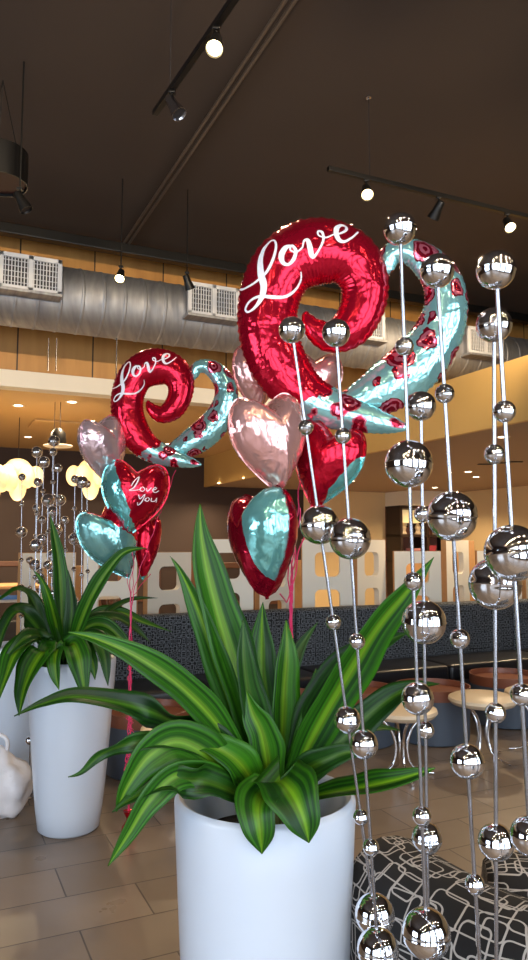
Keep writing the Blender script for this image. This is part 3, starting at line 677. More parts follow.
# ------------------------------------------------------------------ leaves
def leaf(parent, pts, wpx, nrm=(0,-0.8,0.6), m=None, fold=0.22, wave=0.0, base=0.30, pinch=None):
    """pts world points base to tip; wpx = full width in metres at the widest"""
    m = m or M_leaf; path = [Vector(p) for p in crom([tuple(p) for p in pts], 7)]
    nv = Vector(nrm).normalized(); bm = B(); uvl = bm.loops.layers.uv.new('UVMap'); rows = []; L = len(path); seed = random.uniform(0, 6); us0 = random.uniform(0, 9)
    acc = [0.0]
    for i in range(1, L): acc.append(acc[-1]+(path[i]-path[i-1]).length)
    for i, p in enumerate(path):
        s = acc[i]/acc[-1]
        t = (path[min(i+1,L-1)]-path[max(i-1,0)]).normalized()
        side = t.cross(nv)
        if side.length < 0.15: side = t.cross(Vector((0.3,-1,0.2)))
        side.normalize(); up = side.cross(t).normalized()
        if up.dot(nv) < 0: up = -up
        tw = 0.25*math.sin(s*5+seed)+(1.25*math.exp(-((s-pinch)/0.07)**2) if pinch else 0)
        side, up = side*math.cos(tw)+up*math.sin(tw), up*math.cos(tw)-side*math.sin(tw)
        wd = wpx*0.5*((base+(1-base)*math.sin(s/0.52*PI/2)**1.4) if s < 0.52 else (math.cos((s-0.52)/0.48*PI/2)**0.9 if s < 1 else 0))
        wd *= 1+0.05*math.sin(s*23+seed)
        wd = max(wd, 0.0008); ph = random.random()*0
        row = []
        for k in range(7):
            c = (k-3)/3.0
            off = side*c*wd + up*(abs(c)**1.3*wd*fold*2) + up*(math.sin(s*17+c*2)*wave*wd*abs(c))
            row.append((bm.verts.new(p+off), (k/6.0, s)))
        rows.append(row)
    for a, b_ in zip(rows[:-1], rows[1:]):
        for k in range(6):
            vs = (a[k], a[k+1], b_[k+1], b_[k]); f = bm.faces.new([v[0] for v in vs])
            for lp, v in zip(f.loops, vs): lp[uvl].uv = (v[1][0], v[1][1]+us0)
    if parent is not None:
        bmesh.ops.translate(bm, vec=-parent.location, verts=bm.verts)
    o = obj('leaf', bm, m, parent, True)
    sd = o.modifiers.new('thickness', 'SOLIDIFY'); sd.thickness = 0.0012
    return o
plant = thing('striped_dracaena_plant', 'large corn plant with long yellow striped green leaves in the foreground planter', 'plant', FP+Vector((0,0,PH-0.12)))
bm = B()
for (dx, dy, h) in ((-0.03,0.0,0.26),(0.02,0.03,0.30),(0.01,-0.04,0.20)): tube(bm, [(dx,dy,-0.02),(dx*0.9,dy*0.9,h*0.5),(dx*0.6,dy*0.5,h)], [0.028,0.024,0.016], 12)
obj('stem', bm, mat('green_brown_cane', rgb(90,96,50), 0.6), plant, True)
YC = 1.98; px2m = lambda w_, Y: w_/F*Y*1.03
def LF(pl, pts, w_, nrm=(0,-0.8,0.6), m=None, **k):
    leaf(pl, [P(*p) for p in pts], px2m(w_, sum(p[2] for p in pts)/len(pts)), nrm, m, **k)
LF(plant, [(268,800,1.98),(258,740,1.97),(232,660,1.95),(212,590,1.93),(202,540,1.93),(200,504,1.94)], 44, (0.25,-1,0.2), base=0.55)
LF(plant, [(262,805,1.98),(240,730,1.96),(216,660,1.93),(196,605,1.91),(181,572,1.90),(170,556,1.90)], 26, (-0.3,-1,0.3))
LF(plant, [(274,800,2.0),(270,740,2.03),(262,680,2.05),(262,640,2.06),(263,602,2.06)], 36, (-0.2,-1,0.1))
LF(plant, [(280,800,2.0),(282,740,2.0),(284,690,2.0),(287,650,2.0),(286,620,2.02)], 30, (0.3,-1,0.1))
LF(plant, [(276,800,1.98),(266,750,1.94),(250,700,1.9),(244,660,1.88),(243,620,1.88)], 26, (0.2,-1,0.3), M_leafdark)
LF(plant, [(284,805,1.98),(306,750,1.95),(338,690,1.9),(375,630,1.84),(408,590,1.80),(434,557,1.78)], 40, (0.35,-1,0.45), base=0.5)
LF(plant, [(284,805,2.0),(302,745,2.0),(330,690,1.98),(362,655,1.94),(390,640,1.92),(408,633,1.9)], 40, (0.2,-1,0.6), M_leafdark)
LF(plant, [(288,805,2.02),(318,765,2.04),(352,730,2.06),(385,702,2.06),(412,688,2.04),(440,684,2.02)], 30, (0.2,-1,0.7), M_leafdark)
LF(plant, [(285,805,1.98),(320,795,1.92),(360,788,1.86),(400,779,1.82),(435,768,1.80)], 27, (0.1,-0.8,0.9))
LF(plant, [(284,800,2.02),(310,760,2.1),(340,735,2.16),(370,728,2.18),(400,730,2.2)], 22, (0.1,-0.8,0.9), M_leafdark)
LF(plant, [(272,780,1.90),(282,782,1.80),(293,795,1.74),(303,818,1.71),(309,843,1.71)], 52, (0.15,-1,0.35), base=0.5)
LF(plant, [(266,800,1.9),(262,795,1.80),(258,808,1.74),(260,830,1.72),(262,854,1.73)], 42, (0,-1,0.35), base=0.5)
LF(plant, [(262,800,1.96),(225,735,1.86),(185,690,1.78),(140,658,1.72),(100,640,1.70),(68,632,1.70)], 30, (-0.2,-0.9,0.7))
LF(plant, [(258,800,1.98),(222,750,1.9),(180,725,1.82),(140,708,1.78),(80,697,1.74),(45,703,1.73),(14,716,1.72)], 26, (-0.1,-0.9,0.6), M_leafdark, pinch=0.52)
LF(plant, [(258,803,1.95),(220,765,1.85),(185,745,1.78),(140,742,1.72),(105,752,1.70),(82,772,1.70),(68,777,1.70)], 20, (0,-0.8,0.7), M_leafdark, pinch=0.8)
LF(plant, [(250,803,1.92),(218,765,1.82),(180,742,1.76),(150,755,1.72),(128,785,1.70),(116,812,1.70)], 42, (0.35,-1,0.5))
LF(plant, [(250,806,1.92),(215,778,1.8),(178,775,1.72),(150,800,1.68),(128,835,1.67),(108,866,1.67)], 26, (0.4,-1,0.4))
LF(plant, [(258,808,1.92),(228,790,1.8),(195,780,1.74),(160,785,1.70),(130,800,1.69),(112,812,1.69)], 30, (0,-0.8,0.8), M_leafdark, pinch=0.6)
LF(plant, [(262,806,1.95),(232,760,1.88),(205,735,1.84),(180,728,1.82),(160,735,1.81)], 32, (0,-0.9,0.6), M_leafdark)
LF(plant, [(264,806,1.94),(245,770,1.86),(225,752,1.82),(205,745,1.8),(188,752,1.79)], 34, (-0.2,-0.9,0.5))
LF(plant, [(276,806,1.94),(300,775,1.86),(326,760,1.82),(350,752,1.8),(372,756,1.8)], 26, (0.1,-0.9,0.7), M_leafdark)
LF(plant, [(270,806,1.96),(268,770,1.92),(262,735,1.9),(252,712,1.89),(246,690,1.89)], 34, (0,-1,0.3))
LF(plant, [(268,806,2.0),(246,760,2.08),(228,728,2.14),(205,706,2.2),(176,700,2.24)], 30, (0,-0.8,0.8), M_leafdark)
LF(plant, [(270,806,1.99),(276,740,2.02),(284,690,2.06),(298,650,2.1),(318,622,2.12)], 20, (0.2,-1,0.3), M_leafdark)
LF(plant, [(264,806,1.97),(232,752,1.92),(205,716,1.9),(182,690,1.9),(150,672,1.92)], 18, (-0.2,-1,0.5), M_leafdark)
LF(plant, [(272,806,2.0),(292,772,2.0),(305,740,2.0),(312,700,2.02),(316,668,2.03)], 30, (0.2,-1,0.3))
plant2 = thing('small_dracaena_plant', 'smaller corn plant with arching green leaves in the left white planter', 'plant', BP+Vector((0,0,0.80)))
bm = B()
for (dx, dy, h) in ((-0.03,0.0,0.22),(0.03,0.03,0.26)): tube(bm, [(dx,dy,-0.02),(dx*0.9,dy*0.9,h*0.5),(dx*0.6,dy*0.5,h)], [0.028,0.024,0.016], 12)
obj('stem', bm, mat('green_brown_cane_small', rgb(90,96,50), 0.6), plant2, True)
Y2 = BP.y
def L2(pts, w_, nrm=(0,-0.8,0.6), m=None, **k):
    leaf(plant2, [P(x, y, Y2+d) for x, y, d in pts], px2m(w_, Y2), nrm, m, **k)
L2([(62,668,0),(62,630,0),(61,590,0),(58,555,0),(50,514,-0.02)], 15, (0.2,-1,0.2))
L2([(60,668,0),(58,635,0),(50,600,-.1),(42,580,-.12),(33,570,-.13)], 13, (-0.2,-1,0.3))
L2([(66,668,0),(74,640,-.1),(90,600,-.2),(108,570,-.25),(125,552,-.28),(146,548,-.3)], 16, (0.2,-0.9,0.5))
L2([(66,668,0),(80,645,.1),(105,615,.2),(130,600,.3),(158,598,.35)], 8, (0,-0.8,0.9), M_leafdark)
L2([(62,668,-.05),(40,640,-.2),(18,650,-.35),(5,680,-.45),(-6,712,-.5)], 22, (-0.3,-1,0.6))
L2([(58,668,0),(38,628,-.1),(18,612,-.2),(4,630,-.25),(-6,665,-.3)], 18, (-0.3,-1,0.6), M_leafdark)
L2([(60,668,-.1),(46,652,-.3),(34,665,-.38),(24,690,-.42),(19,716,-.42)], 26, (-0.3,-1,0.4))
L2([(64,668,-.1),(58,650,-.3),(55,660,-.38),(56,676,-.4),(59,690,-.4)], 17, (0,-1,0.4))
L2([(66,668,-.1),(72,645,-.28),(78,655,-.36),(82,675,-.38),(86,700,-.38)], 22, (0.1,-1,0.4))
L2([(68,668,0),(86,640,-.15),(98,640,-.25),(105,660,-.3),(108,686,-.32)], 16, (0.3,-1,0.4), M_leafdark)
L2([(66,665,0),(90,625,0.1),(112,618,.15),(130,625,.2),(150,642,.22)], 15, (0.1,-0.9,0.8), M_leafdark)
L2([(66,665,0),(92,618,.2),(118,612,.25),(142,622,.3),(172,632,.3)], 12, (0.1,-0.8,0.9))
L2([(66,665,0),(84,630,0.05),(104,625,.05),(122,640,.05),(136,662,.05)], 15, (0.3,-1,0.6))
L2([(58,665,0),(36,606,0.0),(20,590,-.05),(6,596,-.08),(-10,606,-.1)], 13, (-0.1,-0.8,0.9), M_leafdark)
L2([(64,665,0),(70,635,-.1),(72,600,-.12),(68,570,-.12)], 13, (0,-1,0.2), M_leafdark)
L2([(60,668,-.05),(44,640,-.2),(30,636,-.3),(16,646,-.36),(4,660,-.38)], 16, (-0.2,-0.9,0.7), M_leafdark)
L2([(66,668,-.05),(80,648,-.2),(92,660,-.3),(95,680,-.32)], 16, (0.2,-1,0.5))
L2([(60,668,-.1),(50,648,-.25),(44,655,-.3),(40,668,-.32)], 18, (-0.1,-1,0.5), M_leafdark)
# ------------------------------------------------------------------ chrome ball rods
def ball_mesh(r):
    bm = B(); m = 24; prof = []
    for i in range(m+1):
        a = PI*i/m; rr = r*math.sin(a)
        if i == m//2: prof += [(r, -0.0008), (r+0.0004, 0.0), (r, 0.0008)]
        else: prof.append((0 if i in (0, m) else rr, -r*math.cos(a)))
    lathe(bm, prof, 40); me_o = obj('ball', bm, M_chrome, None, True); me = me_o.data; bpy.data.objects.remove(me_o); return me
MB = {'m': ball_mesh(0.0275), 's': ball_mesh(0.0158), 'b': ball_mesh(0.0405)}
SEQ = 'msbsmsbsmsbsmsbs'
def ball_rod(top, low, spacing, label, group, phase=0, rod_r=0.0032, up=0.0, sizes=1.0):
    """top, low: world points the rod passes through; continued down to the floor, where it stands in a small round foot"""
    d = (low-top); d = d/abs(d.z)              # per metre down
    foot = top+d*(top.z)
    t = thing('chrome_ball_rod', label, 'decorative rod', (foot.x, foot.y, 0), 0, group)
    bm = B(); tube(bm, [(0,0,0.0), top-foot+Vector((0,0,0.0))], rod_r, 10); obj('rod', bm, M_steel, t, True)
    bm = B(); lathe(bm, [(0,0),(0.028,0),(0.028,0.006),(0.01,0.012),(0,0.012)], 20); obj('foot_plate', bm, M_steel, t)
    k = 0; s = 0.0; dn = d.normalized()
    while True:
        p = top+dn*s
        if p.z < 0.06: break
        o = bpy.data.objects.new('ball', MB[SEQ[(k+phase) % 4]] ); C.objects.link(o); o.parent = t; o.location = p-foot
        o.rotation_euler = (random.uniform(-.1,.1), random.uniform(-.1,.1), random.uniform(0,3)); o.scale = (sizes,)*3
        k += 1; s += spacing
    return t
S = 0.2
rods = [((292,330),(361,817),1.49,0,'nearest the big plant, top ball before the red balloon'),
        ((336,333),(371,847),1.41,0,'second from the big plant, under the red curl'),
        ((400,229),(422,816),1.23,0,'whose top ball is the highest of all'),
        ((437,271),(475,884),1.17,0,'crossing the teal curl, top ball on it'),
        ((494,325),(496,842),1.13,0,'upright at right, top ball just under the largest one'),
        ((496,270),(530,836),1.03,0,'nearest one, leaning to the right edge'),
        ((421,406),(427,838),1.34,0,'short one starting beneath the teal balloon tail')]
for (a, b_, Y, ph, lb) in rods:
    sp_ = lambda y_: Y*(math.cos(PITCH)-(480-y_)/F*math.sin(PITCH))
    top = P(a[0], a[1], sp_(a[1])); low = P(b_[0], b_[1], sp_(b_[1]))
    n = round((low-top).length/S)
    ball_rod(top, low, (low-top).length/n, 'chrome ball rod, '+lb, 'front chrome ball rods', ph)
back = [(22,477,5.25),(37,452,5.15),(38,482,4.6),(44,462,5.0),(53,452,4.8),(54,441,5.05),(58,468,4.65),(48,500,4.5),(75,479,4.85),(82,482,4.7),(87,484,5.0),(60,500,5.1),(30,560,5.3),(42,540,4.7),(65,520,4.9)]
blab = ['standing alone furthest left','second tallest in the left cluster','second from left, ending lower than the tall ones','slim one between the tall tips','just beneath the tallest tip','the tallest of the left cluster',
        'right side of the left cluster','front one ending half way up the left cluster','left one of the trio over the left planter','middle one of the trio over the left planter','right one of the trio over the left planter','rearmost low one in the left cluster',
        'shortest one at lower left of the cluster','short one in the middle of the cluster','short one on the right of the cluster']
for k, (x, y, Y) in enumerate(back):
    top = P(x, y, Y); low = Vector((top.x+random.uniform(-.02,.06), top.y, 0.0))
    ball_rod(top, low, S, 'distant chrome ball rod, '+blab[k], 'rear chrome ball rods', k % 2 * 2)
# ------------------------------------------------------------------ foil balloons
def curl_bm(path, squash=0.72, closed_tip=True):
    """path: (x, z, r, y) in metres; inflated tube with seam fins and puckers"""
    pts = crom(path, 16); bm = B(); n = 44; rings = []; L = len(pts); s = 0.0
    for i, p in enumerate(pts):
        x, z, r, y = p; r = max(r, 0.002)
        a = pts[max(i-1,0)]; c = pts[min(i+1,L-1)]
        t = Vector((c[0]-a[0], 0, c[1]-a[1])).normalized(); nrm = Vector((-t.z, 0, t.x))
        if i: s += math.hypot(p[0]-pts[i-1][0], p[1]-pts[i-1][1])
        ring = []
        for k in range(n):
            ph = 2*PI*k/n; cs, sn = math.cos(ph), math.sin(ph)
            edge = abs(cs)**6
            puck = 1+0.045*math.sin(s*300)*abs(cs)**3
            rr = r*(1+0.05*edge)
            ring.append(bm.verts.new(Vector((x, y, z))+nrm*(cs*rr)+Vector((0,1,0))*(sn*r*squash*puck*(1-0.25*abs(cs)**4))+nrm*(cs*r*0.03*math.sin(s*300)*edge)))
        rings.append(ring)
    for a, b_ in zip(rings[:-1], rings[1:]):
        for k in range(n): bm.faces.new((a[k], a[(k+1)%n], b_[(k+1)%n], b_[k]))
    bm.faces.new(rings[0]); bm.faces.new(rings[-1]); return bm
KM = 2.3/F*1.0     # metres per photo pixel at the balloon
def bp_(x, y, r, d=0.0): return ((x-355)*KM, (330-y)*KM, r*KM, d)
LEFTC = [bp_(305,312,2,0.0),bp_(306,318,6,0.0),bp_(313,329,11,0.0),bp_(330,338,16,0.0),bp_(351,328,20,0.0),bp_(364,303,22,0.0),bp_(364,276,25,0.0),bp_(347,254,30,0.0),bp_(315,248,34,0.0),bp_(284,263,32,0),bp_(268,295,30,0),bp_(266,332,29,0),bp_(278,368,28,0),bp_(302,398,24,0.0),bp_(335,415,19,-0.01),bp_(370,426,13,-0.03),bp_(392,431,8,-0.03),bp_(406,434,2,-0.03)]
RIGHTC = [bp_(387,272,2,0.02),bp_(390,262,8,0.02),bp_(394,249,11,0.02),bp_(410,245,13,0.02),bp_(430,255,17,0.02),bp_(447,278,20,0.02),bp_(450,308,22,0.02),bp_(438,340,25,0.03),bp_(415,368,27,0.03),bp_(386,390,25,0.03),bp_(358,404,18,0.03),bp_(338,410,11,0.02),bp_(325,412,3,0.02)]
STROKES = [ # crop pixels (x, y) of the script word on the big balloon, with half widths
 [(58,238,1.5),(50,258,2),(62,268,2),(95,258,2.5),(128,232,3),(148,195,3),(158,155,2.5),(154,128,2),(140,128,2),(122,152,4),(112,190,6),(114,235,8),(122,270,8),(116,305,6),(96,334,3),(76,344,2),(68,332,2),(82,312,2.5),(110,302,3),(148,305,4),(185,300,3),(215,275,2),(232,245,1.5),(232,225,1)],
 [(202,152,2),(186,158,6),(174,180,7),(178,202,5),(194,208,3),(210,192,4),(216,168,4),(205,152,2.5),(200,165,1.5),(218,172,1.5),(236,158,1.5)],
 [(236,158,1.5),(240,140,2),(250,136,4),(256,152,6),(262,178,6),(270,184,3),(286,162,2),(297,135,2.5),(294,112,3),(282,108,2),(284,122,1.5),(305,128,1.5),(326,118,1.5)],
 [(326,118,1.5),(348,112,2),(366,98,3),(366,82,3),(352,80,4),(338,94,6),(336,116,6),(344,134,5),(360,138,3),(384,122,2),(405,96,1.5)],
]
def script_bm(bvh, strokes, ox, oy, sc_):
    bm = B()
    for st_ in strokes:
        c = crom([(a/2.933+220, b_/2.933+200, w_/2.933) for a, b_, w_ in st_], 8); prev = None
        for i, (x, y, w_) in enumerate(c):
            a = c[max(i-1,0)]; b2 = c[min(i+1,len(c)-1)]; t = Vector((b2[0]-a[0], b2[1]-a[1])); 
            if t.length < 1e-6: continue
            t.normalize(); nn = Vector((-t.y, t.x)); w2 = w_*1.15+0.25; row = []
            for f in (-1, -0.33, 0.33, 1):
                X = ox+(x+nn.x*w2*f-355)*KM*sc_; Z = oy+(330-(y+nn.y*w2*f))*KM*sc_
                hit = bvh.ray_cast(Vector((X, -1, Z)), Vector((0,1,0)))
                if hit[0] is None: row = None; break
                row.append(bm.verts.new(hit[0]+Vector((0,-0.0012,0))))
            if row and prev:
                for k in range(3): bm.faces.new((prev[k], prev[k+1], row[k+1], row[k]))
            prev = row
    return bm
def seal_tab(parent, p):
    bm = B(); bx(bm, -0.008,0.008,-0.001,0.001,-0.03,0.0); bmesh.ops.translate(bm, vec=p, verts=bm.verts); obj('tail', bm, M_foilrose, parent)
def love_balloon(loc, label, scale=1.0, rot=0.0):
    t = thing('open_heart_balloon', label, 'balloon', loc, 0, None)
    a = curl_bm(LEFTC); bvh = BVHTree.FromBMesh(a); lt = script_bm(bvh, STROKES, 0, 0, 1)
    rc_ = obj('red_curl', a, M_foilred, t, True); obj('teal_curl', curl_bm(RIGHTC), M_foilteal, t, True); obj('lettering', lt, M_letter, rc_)
    t.scale = (scale,)*3; t.rotation_euler = (0, rot, 0); return t
bl1 = love_balloon(P(355,329,2.3), 'large red and teal open heart balloon lettered Love, nearest the camera')
bl2 = dup(bl1, P(175,410,4.05), None, 'red and teal open heart balloon lettered Love, further back beside the left planter', scale=0.955)
def heart_bm(W, H, T):
    n = 96; m = 14; bm = B(); out = []
    for k in range(n):
        t = 2*PI*k/n; x = math.sin(t)*abs(math.sin(t))**0.7; z = (13*math.cos(t)-3.6*math.cos(2*t)-1.4*math.cos(3*t)-0.8*math.cos(4*t))/13.5
        out.append((x*W/2, (z+0.12)*H/2*1.0))
    cx, cz = 0.0, 0.08*H
    for sgn in (-1, 1):
        rings = []
        for j in range(m+1):
            f = j/m; ring = []
            for k in range(n):
                x, z = out[k]; X = cx+(x-cx)*f; Z = cz+(z-cz)*f
                e = max(0.0, 1-f**2.3)**0.55
                pk = 1+0.13*math.sin(k*2*PI/n*24)*f**7*(1 if f < 1 else 0)
                r2 = 1+0.012*math.sin(k*2*PI/n*26)*f**4
                ring.append((X*r2, sgn*T/2*e*pk, Z*r2))
            rings.append(ring)
        c0_ = bm.verts.new(rings[0][0]); vr = [[bm.verts.new(p) for p in r_] for r_ in rings[1:]]
        for k in range(n): bm.faces.new((c0_, vr[0][k], vr[0][(k+1)%n]))
        for a, b_ in zip(vr[:-1], vr[1:]):
            for k in range(n): bm.faces.new((a[k], a[(k+1)%n], b_[(k+1)%n], b_[k]))
    # thin welded rim
    rim = []
    for s_ in (1.0, 1.035):
        rim.append([bm.verts.new((cx+(x-cx)*s_, 0.0, cz+(z-cz)*s_)) for x, z in out])
    for k in range(n): bm.faces.new((rim[0][k], rim[0][(k+1)%n], rim[1][(k+1)%n], rim[1][k]))
    bmesh.ops.remove_doubles(bm, verts=bm.verts, dist=1e-5)
    return bm
def heart(px, py, Y, Wpx, Hpx, yaw, roll, m, label, tilt=0.0, T=0.68):
    W = Wpx/F*Y; H = Hpx/F*Y; bm = heart_bm(W, H, min(W, H)*T)
    t = thing('heart_balloon', label, 'balloon', P(px, py, Y), 0, None)
    o = obj('heart_foil', bm, m, t, True)
    bm = B(); zz = -0.44*H; bx(bm, -0.008,0.008,-0.001,0.001, zz-0.035, zz+0.005); obj('tail', bm, m, t)
    t.rotation_euler = (tilt, roll, yaw); return t
heart(270,441,2.10,86,98, 0.55, -0.2, M_foilrose, 'rose gold heart balloon in front under the big red curl')
heart(263,540,2.14,88,106, -0.95, -0.12, M_redteal, 'heart balloon split dark red and teal, lowest in the front bunch')
h3 = heart(326,464,2.26,74,86, -0.45, 0.30, M_redtealR, 'red heart balloon with a teal right edge behind the slim rods')
heart(312,382,2.48,60,66, 0.1, 0.1, M_foilrose, 'rose gold heart balloon peeking out behind the big red curl')
heart(256,378,2.52,52,66, 0.5, 0.0, M_foilrose, 'rose gold heart balloon mostly hidden at left behind the big red curl')
heart(104,449,4.0,56,68, 1.0, -0.28, M_foilsilver, 'pale pink heart balloon at left of the small looking bunch')
h7 = heart(134,496,3.95,66,72, 0.1, 0.12, M_redtealL, 'red heart balloon with teal left side and white script in the far bunch')
heart(112,540,3.98,60,78, 0.6, -0.45, M_tealred, 'teal heart balloon with red top, lowest in the far bunch')
heart(147,545,4.15,30,64, 0.9, 0.15, M_redtealR, 'narrow red heart balloon seen edge on behind the far bunch')
# small script on the red hearts: "Love You"
bm = B(); st2 = [[(0,0,1.2),(4,-10,1.2),(9,-16,1),(8,-8,1.6),(4,2,1.6),(-2,7,1),(6,6,1),(12,4,1)], [(15,0,1.2),(13,4,1.4),(17,6,1),(20,2,1),(16,-1,1)], [(22,0,1.2),(24,5,1.2),(29,-2,1)], [(31,2,1),(36,-1,1),(34,-3,1),(31,2,1.2),(35,5,1),(40,1,.8)],
     [(12,12,1.2),(15,18,1.2),(21,10,1),(18,22,1.2),(13,28,1),(12,24,.8)], [(24,15,1.2),(22,19,1.4),(26,20,1),(28,16,1),(25,14,1)], [(31,14,1.2),(31,19,1.2),(36,18,1),(38,13,1),(38,20,1)]]
hv = [c for c in h7.children if c.name.startswith('heart_foil')][0]
tb = B(); tb.from_mesh(hv.data); bvh = BVHTree.FromBMesh(tb); kk = 4.0/F
for st_ in st2:
    c = crom([(a, b_, w_) for a, b_, w_ in st_], 5); prev = None
    for i, (x, y, w_) in enumerate(c):
        a = c[max(i-1,0)]; b2 = c[min(i+1,len(c)-1)]; t_ = Vector((b2[0]-a[0], b2[1]-a[1]))
        if t_.length < 1e-6: continue
        t_.normalize(); nn = Vector((-t_.y, t_.x)); row = []
        for f in (-1, 1):
            X = (x*0.66-2+nn.x*w_*0.4*f)*kk; Z = (-(y*0.62)+8-nn.y*w_*0.4*f)*kk
            hit = bvh.ray_cast(Vector((X,-1,Z)), Vector((0,1,0)))
            if hit[0] is None: row = None; break
            row.append(bm.verts.new(hit[0]+Vector((0,-0.0015,0))))
        if row and prev: bm.faces.new((prev[0], prev[1], row[1], row[0]))
        prev = row
tb.free(); obj('lettering', bm, M_letter, hv)
# ribbons and weights
def ribbons(starts, mid, foot, label, wlabel, curls=10):
    t = thing('ribbon_bundle', label, 'ribbon', foot)
    for k, s_ in enumerate(starts):
        pts = []
        for q in crom([tuple(s_), tuple(s_.lerp(mid, 0.5)+Vector((random.uniform(-.02,.02),0,0))), tuple(mid), tuple(mid.lerp(foot, 0.5)+Vector((random.uniform(-.008,.008),random.uniform(-.01,.01),0))), tuple(foot+Vector((0,0,0.14)))], 14): pts.append(Vector(q)-foot)
        pts = [p+Vector((0.004*math.sin(p.z*50+k*2), 0.004*math.cos(p.z*50+k*2), 0)) for p in pts]
        bm = B(); tube(bm, pts, 0.0022, 6); obj('ribbon', bm, M_pink, t, True)
    for k in range(curls):   # curled tails
        z0 = (mid.z-foot.z)*random.uniform(0.25,0.85); a0 = random.uniform(0,6); pts = []
        for i in range(40):
            a = a0+i*0.55; pts.append((0.014*math.cos(a)+random.uniform(-.001,.001)+0.0008*i*math.cos(a0)*0.5, 0.014*math.sin(a), z0-i*0.0045))
        bm = B(); tube(bm, pts, 0.0018, 5); obj('curl', bm, M_pink, t, True)
    w_ = thing('balloon_weight', wlabel, 'balloon weight', foot)
    bm = B(); lathe(bm, [(0,0),(0.035,0),(0.04,0.01),(0.034,0.06),(0.012,0.09),(0.01,0.10),(0.03,0.14),(0.0,0.135)], 10); obj('foil_wrap', bm, M_redfoil, w_)
ft = PZ(130,834,0)
ribbons([P(118,478,4.0),P(176,470,4.05),P(131,532,3.95),P(133,566,3.98),P(150,574,4.15)], P(131,610,4.0), Vector((ft.x, 4.0, 0)), 'pink curled ribbons of the far balloon bunch beside the left planter', 'red foil balloon weight on the floor beside the left planter', 14)
fx = P(290,700,2.32)
ribbons([P(309,412,2.48),P(256,408,2.52),P(284,490,2.12),P(279,594,2.14),P(300,508,2.26),P(330,430,2.3)], P(291,610,2.30), Vector((fx.x, 2.34, 0)), 'pink curled ribbons of the near balloon bunch behind the big plant', 'red foil balloon weight on the floor behind the foreground planter', 8)
# ------------------------------------------------------------------ lounge chairs at bottom right
def loungechair():
    t = thing('lounge_chair', 'black lounge chair with white outlined rectangles, nearer one with its back crossing the bottom right', 'chair', (0,0,0))
    def puffy(pts, th, z0, z1, name):
        # rounded wall following pts (x,y) with thickness th
        path = crom([(a, b_) for a, b_ in pts], 8); bm = B(); rings = []; L = len(path)
        prof = []
        n = 9
        for k in range(n+1):
            a = PI*k/n; prof.append((math.cos(a)*th/2, z1-th*0.42+math.sin(a)*th*0.42))
        prof = [(th/2*0.96, z0)]+prof+[(-th/2*0.96, z0)]
        for i, p in enumerate(path):
            a = path[max(i-1,0)]; c = path[min(i+1,L-1)]; tt = Vector((c[0]-a[0], c[1]-a[1], 0)).normalized(); nn = Vector((-tt.y, tt.x, 0))
            e = min(i, L-1-i); sh = 1.0 if e > 3 else (0.60, 0.84, 0.94, 0.985)[e]
            rings.append([bm.verts.new(Vector((p[0], p[1], 0))+nn*(o_*sh)+Vector((0,0,z0+(z-z0)*(0.93+0.07*sh)))) for o_, z in prof])
        for a, b_ in zip(rings[:-1], rings[1:]):
            for k in range(len(prof)): bm.faces.new((a[k], a[(k+1)%len(prof)], b_[(k+1)%len(prof)], b_[k]))
        bm.faces.new(rings[0]); bm.faces.new(rings[-1])
        uvl = bm.loops.layers.uv.verify(); idx = {}; acc = [0.0]; pl = [0.0]
        for i in range(1, L): acc.append(acc[-1]+math.dist(path[i], path[i-1]))
        for j in range(1, len(prof)): pl.append(pl[-1]+math.dist(prof[j], prof[j-1]))
        for i, r_ in enumerate(rings):
            for j, v in enumerate(r_): idx[v] = (acc[i], pl[j])
        for f in bm.faces:
            for lp in f.loops: lp[uvl].uv = idx[lp.vert]
        return obj(name, bm, M_chairfab, t, 60)
    return t, puffy
t, puffy = loungechair()
puffy([(0.33,2.05),(0.39,1.88),(0.51,1.69),(0.68,1.54),(0.90,1.46)], 0.28, 0.12, 0.775, 'backrest')
bm = B(); bx(bm, 0.68,1.2,0.85,1.30,0.12,0.43,.05,4); boxuv(bm); obj('seat', bm, M_chairfab, t, 40)
for (x, y) in ((0.38,1.94),(0.74,0.92),(1.14,0.92),(0.85,1.46)):
    bm = B(); tube(bm, [(x,y,0),(x,y,0.14)], 0.018, 10); obj('leg', bm, M_steel, t)
t2 = thing('lounge_chair', 'black lounge chair with white outlined rectangles, further one touching the right edge', 'chair', (0,0,0))
tt = t; t = t2
def puffy2(*a):
    o = puffy(*a); o.parent = t2; return o
puffy2([(0.59,2.02),(0.8,1.99),(1.05,1.98),(1.3,2.0)], 0.28, 0.12, 0.725, 'backrest')
bm = B(); bx(bm, 0.78,1.3,2.14,2.6,0.12,0.42,.05,4); boxuv(bm); obj('seat', bm, M_chairfab, t2, 40)
for (x, y) in ((0.72,2.0),(0.84,2.5),(1.22,2.5),(1.2,1.98)):
    bm = B(); tube(bm, [(x,y,0),(x,y,0.14)], 0.018, 10); obj('leg', bm, M_steel, t2)
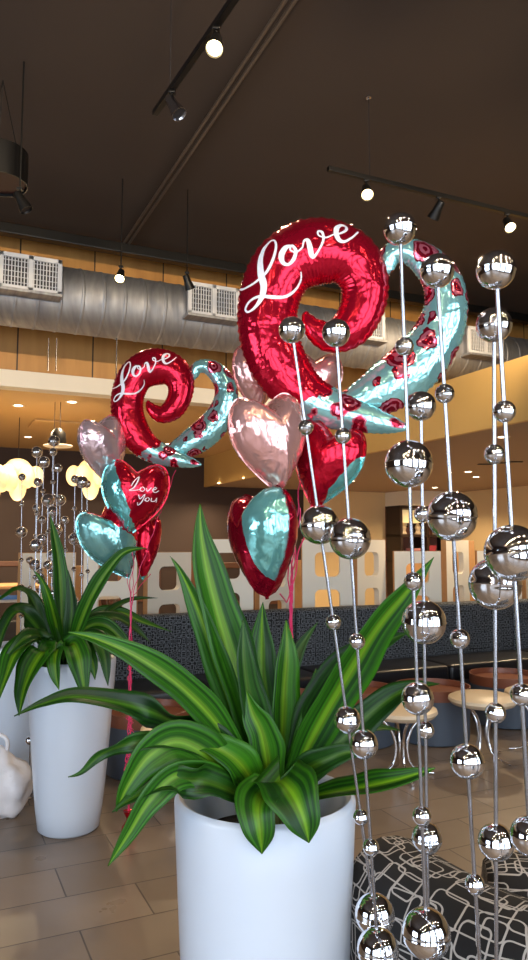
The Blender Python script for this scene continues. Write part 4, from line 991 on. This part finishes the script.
bm = B(); bx(bm, 0.29,0.72,2.20,2.62,0.08,0.43,.05,4); boxuv(bm)
ot = thing('ottoman', 'low square ottoman in black outlined fabric between the foreground planter and the lounge chairs', 'ottoman', (0,0,0)); obj('cushion', bm, M_chairfab, ot, 40)
for (x, y) in ((0.35,2.26),(0.66,2.26),(0.35,2.56),(0.66,2.56)):
    bm = B(); tube(bm, [(x,y,0),(x,y,0.10)], 0.018, 10); obj('leg', bm, M_steel, ot)
# ------------------------------------------------------------------ white bags at left
def bag(loc, r, label, sq=(1,1,1)):
    bm = B(); sphere(bm, (0,0,0), 1.0, 40, 26)
    for v in bm.verts:
        d = v.co.normalized(); k = 1+0.10*math.sin(d.x*6+d.z*4)*math.cos(d.y*5-d.z*3)+0.025*math.sin(d.z*15+d.x*11)
        v.co = Vector((d.x*r*sq[0]*k, d.y*r*sq[1]*k, d.z*r*sq[2]*k)); v.co.z = max(v.co.z, -r*sq[2]*0.8)
        if v.co.z > r*sq[2]*0.6: v.co.x *= 0.75; v.co.y *= 0.75
    t = thing('plastic_bag', label, 'bag', loc)
    o = obj('bag_body', bm, M_bag, t, True); o.location.z = r*sq[2]*0.8
    bm = B(); tube(bm, crom([(-0.06,0,r*sq[2]*1.7),(-0.05,0,r*sq[2]*2.05),(0.0,0.01,r*sq[2]*2.15),(0.05,0,r*sq[2]*2.0),(0.05,0,r*sq[2]*1.7)], 5), 0.012, 8); obj('handle', bm, M_bag, t, True)
    bm = B()
    for (x_, z_, r_) in ((0.0,0.8,0.018),(-0.03,0.76,0.014),(0.02,0.72,0.014)): sphere(bm, (x_*2,-r*sq[1]*0.93,r*sq[2]*z_), r_, 12, 8, (1,0.3,1))
    obj('pink_print', bm, mat('pink_print', rgb(226,110,150), 0.5), t, True)
q = PZ(8, 812, 0); bag((q.x-0.05, q.y-0.05, 0), 0.19, 'white plastic bag with pink print on the floor at the left edge', (1,0.8,1.1))
q = PZ(2, 770, 0); bag((q.x, q.y+0.1, 0), 0.2, 'second white plastic bag standing behind the first at the left edge', (1.1,0.8,1.5))
